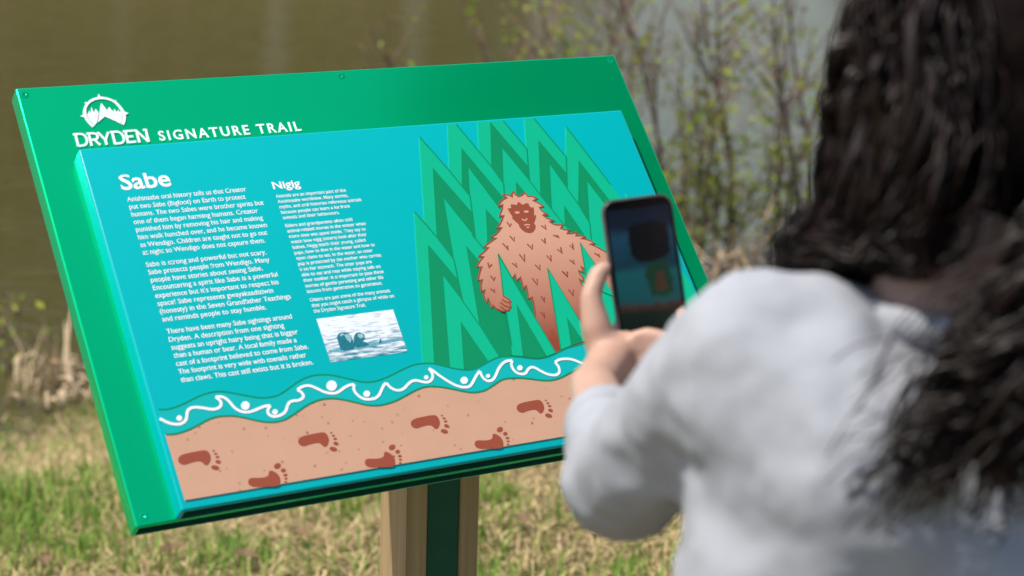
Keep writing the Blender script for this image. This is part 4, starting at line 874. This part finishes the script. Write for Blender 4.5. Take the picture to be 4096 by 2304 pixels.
# dry reed clumps
m_reed = mat('dry_reed', (.62, .46, .29), rough=.7, var=.25, vscale=25, trans=.15)
def reed_leaf(p, L, w, lean, az, bend, parent):
    d = Vector((math.cos(az), math.sin(az), 0)); side = Vector((-d.y, d.x, 0)); V = []; Fc = []; n = 8; q = Vector(p); ang = lean
    for i in range(n):
        t = i / (n - 1); ww = w * (1 - .85 * t ** 2); c = side * ww / 2; up = (d * -math.cos(ang) + Vector((0, 0, 1)) * math.sin(ang)) * ww * .18
        V += [q - c, q + up, q + c]
        ang += bend(t) / n; q = q + (d * math.sin(ang) + Vector((0, 0, 1)) * math.cos(ang)) * (L / (n - 1))
        g = gz(q.x, q.y) + .015
        if q.z < max(g, WATER + .01): q.z = max(g, WATER + .01)
    for i in range(n - 1):
        for k in range(2): Fc.append((i * 3 + k, i * 3 + k + 1, i * 3 + k + 4, i * 3 + k + 3))
    mesh('reed_leaf', V, Fc, m_reed, parent, True)
def on_shore(px, off):   # ground point along the shoreline seen at this pixel column
    best = None
    for d in np.linspace(4.5, 11, 400):
        for py in (1100,):
            pass
    x = 0
    for _ in range(30):
        y = shore(x) - off; z = gz(x, y); v = Vector((x, y, z)) - CAM; sx = CX + F_PX * v.dot(CR) / v.dot(CF); x += (px - sx) / F_PX * y
    return Vector((x, shore(x) - off, gz(x, shore(x) - off)))
def reed_clump(px, off, n, spread, L0, L1, label):
    c = on_shore(px, off); r_ = root('dry_reed_clump', c, label, 'reeds', 'dry reed clumps at the water edge')
    for i in range(n):
        p = c + Vector((rd.gauss(0, spread), rd.gauss(0, spread * .6), 0)); p.z = gz(p.x, p.y) - .02
        kink = rd.random(); kt = rd.uniform(.25, .6); kb = rd.uniform(5, 13) if kink > .45 else rd.uniform(.3, 1.5)
        reed_leaf(p, rd.uniform(L0, L1), rd.uniform(.008, .026), rd.uniform(.02, .55), rd.uniform(0, 6.283), (lambda t, kt=kt, kb=kb: kb if abs(t - kt) < .1 else .25), r_)
reed_clump(215, .10, 24, .08, .15, .30, 'bent dry reed clump at the water edge left of the sign')
reed_clump(20, .30, 10, .10, .08, .18, 'low dry reed clump at the left edge of the picture')
reed_clump(300, .42, 14, .09, .10, .2, 'short broken reed clump touching the left edge of the green sign')
reed_clump(2760, .05, 30, .12, .25, .48, 'dry reed clump right behind the lower right edge of the sign')
reed_clump(2960, .12, 34, .11, .22, .45, 'dry reed clump with upright broken stalks beside the dark hair')
reed_clump(3180, .10, 26, .10, .2, .5, 'dry reed clump half hidden behind the dark hair')
reed_clump(2660, .1, 24, .10, .3, .6, 'pale dry stalks leaning beside the right edge of the sign')
reed_clump(2560, .0, 20, .14, .2, .45, 'dry reed clump mostly hidden behind the phone')

# shrubs on the bank
m_bark = mat('shrub_bark', (.115, .085, .070), rough=.85, var=.3, vscale=60); m_bark2 = mat('reddish_twig_bark', (.20, .125, .10), rough=.8, var=.25, vscale=60)
m_leaf = mat('young_leaf', (1, 1, 1), rough=.5, spec=.35, var=.12, vscale=40, attr='Col', trans=.45)
def shrub(px, off, stems, H_, rad, leaf_n, label, lean=.12, top_leaf=.5, bark=None, seed=0):
    rr = random.Random(seed); c = on_shore(px, off); r_ = root('shrub', c, label, 'shrub', 'shrubs at the water edge')
    tips = []; lst = []; tw = []
    for s in range(stems):
        az = rr.uniform(0, 6.28); hh = H_ * rr.uniform(.75, 1.1); p = c + Vector((math.cos(az) * .05, math.sin(az) * .05, -.05)); path = [p]; d = Vector((math.cos(az) * lean * rr.uniform(.3, 1.3), math.sin(az) * lean, 1)).normalized(); n = 12
        for i in range(n):
            d = (d + Vector((rr.gauss(0, .07), rr.gauss(0, .07), .03))).normalized(); p = p + d * hh / n; path.append(p)
        r0 = rad * rr.uniform(.6, 1.1); lst.append((path, [r0 * (1 - .8 * i / n) + .0008 for i in range(n + 1)]))
        for b in range(rr.randint(9, 14)):
            i = rr.randint(2, n - 1); q = path[i]; az2 = rr.uniform(0, 6.28); dd = Vector((math.cos(az2) * .75, math.sin(az2) * .75, rr.uniform(.5, 1.2))).normalized(); bl = hh * rr.uniform(.12, .34); bp = [q]
            for j in range(6):
                dd = (dd + Vector((rr.gauss(0, .12), rr.gauss(0, .12), .05))).normalized(); q = q + dd * bl / 6; bp.append(q); tips.append(q)
            tw.append((bp, [rad * .34 * (1 - .7 * j / 6) + .0009 for j in range(7)]))
            for e in range(3):
                q2 = bp[rr.randint(2, 5)]; d3 = Vector((rr.gauss(0, 1), rr.gauss(0, 1), rr.uniform(.1, 1))).normalized(); q3 = q2 + d3 * bl * .4; tw.append(([q2, q2.lerp(q3, .5) + Vector((0, 0, .006)), q3], [.0011, .0009, .0005])); tips += [q3, q2.lerp(q3, .6)]
    for l in lst: tubes('stem', [l], bark or m_bark, r_, 7)
    tag(tubes('twigs', tw, m_bark2, r_, 4), kind='stuff')
    V = []; Cc = []
    wts = [max(.02, (1 - (1 - top_leaf) * min(1, (t.z - c.z) / H_) * 1.4)) for t in tips]
    for q in rr.choices(tips, wts, k=leaf_n):
        q = q + Vector((rr.gauss(0, .012), rr.gauss(0, .012), rr.gauss(0, .012))); L = rr.uniform(.018, .046); a = Vector((rr.gauss(0, 1), rr.gauss(0, 1), rr.gauss(.4, .8))).normalized(); b = a.orthogonal().normalized(); b = Matrix.Rotation(rr.uniform(0, 6.28), 3, a) @ b; w = L * .3
        V += [q, q + a * L * .5 + b * w, q + a * L, q + a * L * .5 - b * w]; g = rr.uniform(.7, 1.25); t = rr.random(); col = ((.27 + .18 * t) * g, (.40 + .07 * t) * g, (.035 + .03 * t) * g) if rr.random() > .12 else (.30 * g, .20 * g, .10 * g); Cc += [col] * 4
    if V:
        k = len(V) // 4; T = (np.arange(k)[:, None, None] * 4 + np.array([[0, 1, 2], [0, 2, 3]])[None]).reshape(-1, 3)
        o = tri_mesh('foliage', np.array(V) - np.array(c), T, m_leaf, np.array(Cc), r_); o['kind'] = 'stuff'
shrub(2925, .05, 2, 1.55, 0.0170, 414, 'slender dark stemmed shrub standing tallest just left of the hair', lean=.05, top_leaf=.35, seed=3)
shrub(2690, .0, 4, 1.35, 0.0114, 424, 'grey stemmed shrub rising behind the right edge of the sign', lean=.10, top_leaf=.4, seed=5)
shrub(2800, -.15, 4, 1.2, 0.0097, 474, 'bright leaved shrub between the grey and the tallest dark stem', lean=.14, top_leaf=.3, seed=8)
shrub(3090, -.05, 4, 1.3, 0.0097, 414, 'leafy shrub beside the dark hair above the dry reeds', lean=.12, top_leaf=.35, seed=13)
shrub(3270, .05, 3, 1.6, 0.0145, 256, 'thin shrub partly hidden behind the dark hair', lean=.08, top_leaf=.4, seed=17)
shrub(2480, -.2, 5, 1.55, 0.0097, 513, 'brownish budding shrub behind the top right corner of the sign', lean=.14, top_leaf=.9, bark=m_bark2, seed=19)
shrub(2230, -.2, 4, 1.5, 0.0097, 326, 'sparse reddish twigged shrub above the upper edge of the sign', lean=.16, top_leaf=.9, bark=m_bark2, seed=23)
shrub(2010, -.1, 4, 1.45, 0.0121, 88, 'lone reddish branch with few buds leaning left above the sign', lean=.22, top_leaf=.9, bark=m_bark2, seed=29)
shrub(60, -.05, 3, .35, 0.0049, 58, 'tiny budding twig shrub in the reeds at the left edge', lean=.3, top_leaf=1, bark=m_bark2, seed=31)

# trees on the far bank show in the water; one unseen tree is added to darken the sign's gloss
m_trunk = mat('grey_trunk_bark', (.16, .13, .10), rough=.9, var=.3, vscale=8); m_birch = mat('white_birch_bark', (.62, .60, .55), rough=.8, var=.25, vscale=5)
def tree(x, y, h, cr, n, leafL, tone, trunk, label, group, crown0=.25, seed=0, cat='tree'):
    rr = random.Random(seed); z0 = far_z(x, y); c = Vector((x, y, z0)); r_ = root('tree', c, label, cat, group)
    path = [c + Vector((0, 0, -.2))]; p = c.copy()
    for i in range(10): p = p + Vector((rr.gauss(0, .06), rr.gauss(0, .06), h / 10)); path.append(p)
    lst = [(path, [h * .016 * (1 - .85 * i / 10) + .01 for i in range(11)])]; cl = []
    for b in range(26):
        t = rr.uniform(crown0, .97); q = path[0].lerp(path[-1], t); az = rr.uniform(0, 6.28); ext = cr * math.sin(math.pi * min(1, .15 + (t - crown0) / (1 - crown0) * .8)) * rr.uniform(.6, 1.1) + .2
        e = q + Vector((math.cos(az) * ext, math.sin(az) * ext, ext * rr.uniform(.1, .6))); lst.append(([q, q.lerp(e, .5) + Vector((0, 0, -.03 * ext)), e], [h * .004, h * .003, .006])); cl += [q.lerp(e, .55), q.lerp(e, .8), e, e]
    tubes('trunk', lst[:1], trunk, r_, 8); tag(tubes('limbs', lst[1:], trunk, r_, 5), kind='stuff')
    K = np.array([rr.choice(cl) for _ in range(n)]) + rng.normal(0, cr * .17, (n, 3)); A = rng.normal(0, 1, (n, 3)); A /= np.linalg.norm(A, axis=1)[:, None]; B = np.cross(A, rng.normal(0, 1, (n, 3))); B /= np.linalg.norm(B, axis=1)[:, None]
    Ls = leafL * rng.uniform(.6, 1.3, (n, 1)); V = np.stack([K, K + A * Ls * .5 + B * Ls * .32, K + A * Ls, K + A * Ls * .5 - B * Ls * .32], 1).reshape(-1, 3); T = (np.arange(n)[:, None, None] * 4 + np.array([[0, 1, 2], [0, 2, 3]])[None]).reshape(-1, 3)
    g = rng.uniform(.7, 1.3, (n, 1)); Cc = np.repeat(np.array(tone)[None] * g, 4, 0)
    o = tri_mesh('crown', V - np.array(c), T, m_leaf, Cc, r_); o['kind'] = 'stuff'
k = 0
for i in range(22):
    x = -13.5 + (i % 11) * 1.33 + rd.uniform(-.3, .3) - .5 * (i // 11); y = 32.5 + rd.uniform(-.6, 1.5) + 3 * (i // 11); con = i % 2 != 1
    tree(x, y, rd.uniform(9, 13), rd.uniform(1.6, 2.3), 2600, .32, (.055, .075, .022) if con else (.10, .115, .035), m_trunk if con else m_birch, 'tree on the far bank mirrored in the pond', 'trees on the far bank', crown0=.06 if con else .35, seed=40 + i)
for i in range(7):
    tree(6.5 + i * 2.1, 34 + rd.uniform(0, 3), rd.uniform(.7, 1.1), .8, 900, .25, (.10, .12, .04), m_trunk, 'low bush on the far bank mirrored in the pond', 'bushes on the far bank', crown0=.05, seed=70 + i, cat='bush')
tree(3.4, 4.35, 6.4, 1.15, 14000, .15, (.022, .042, .014), m_trunk, 'unseen leafy tree added right of the sign to darken the gloss of its green tray', None, crown0=.60, seed=91)  # added out of view; crown shaped for a dark reflection at the tray's top right
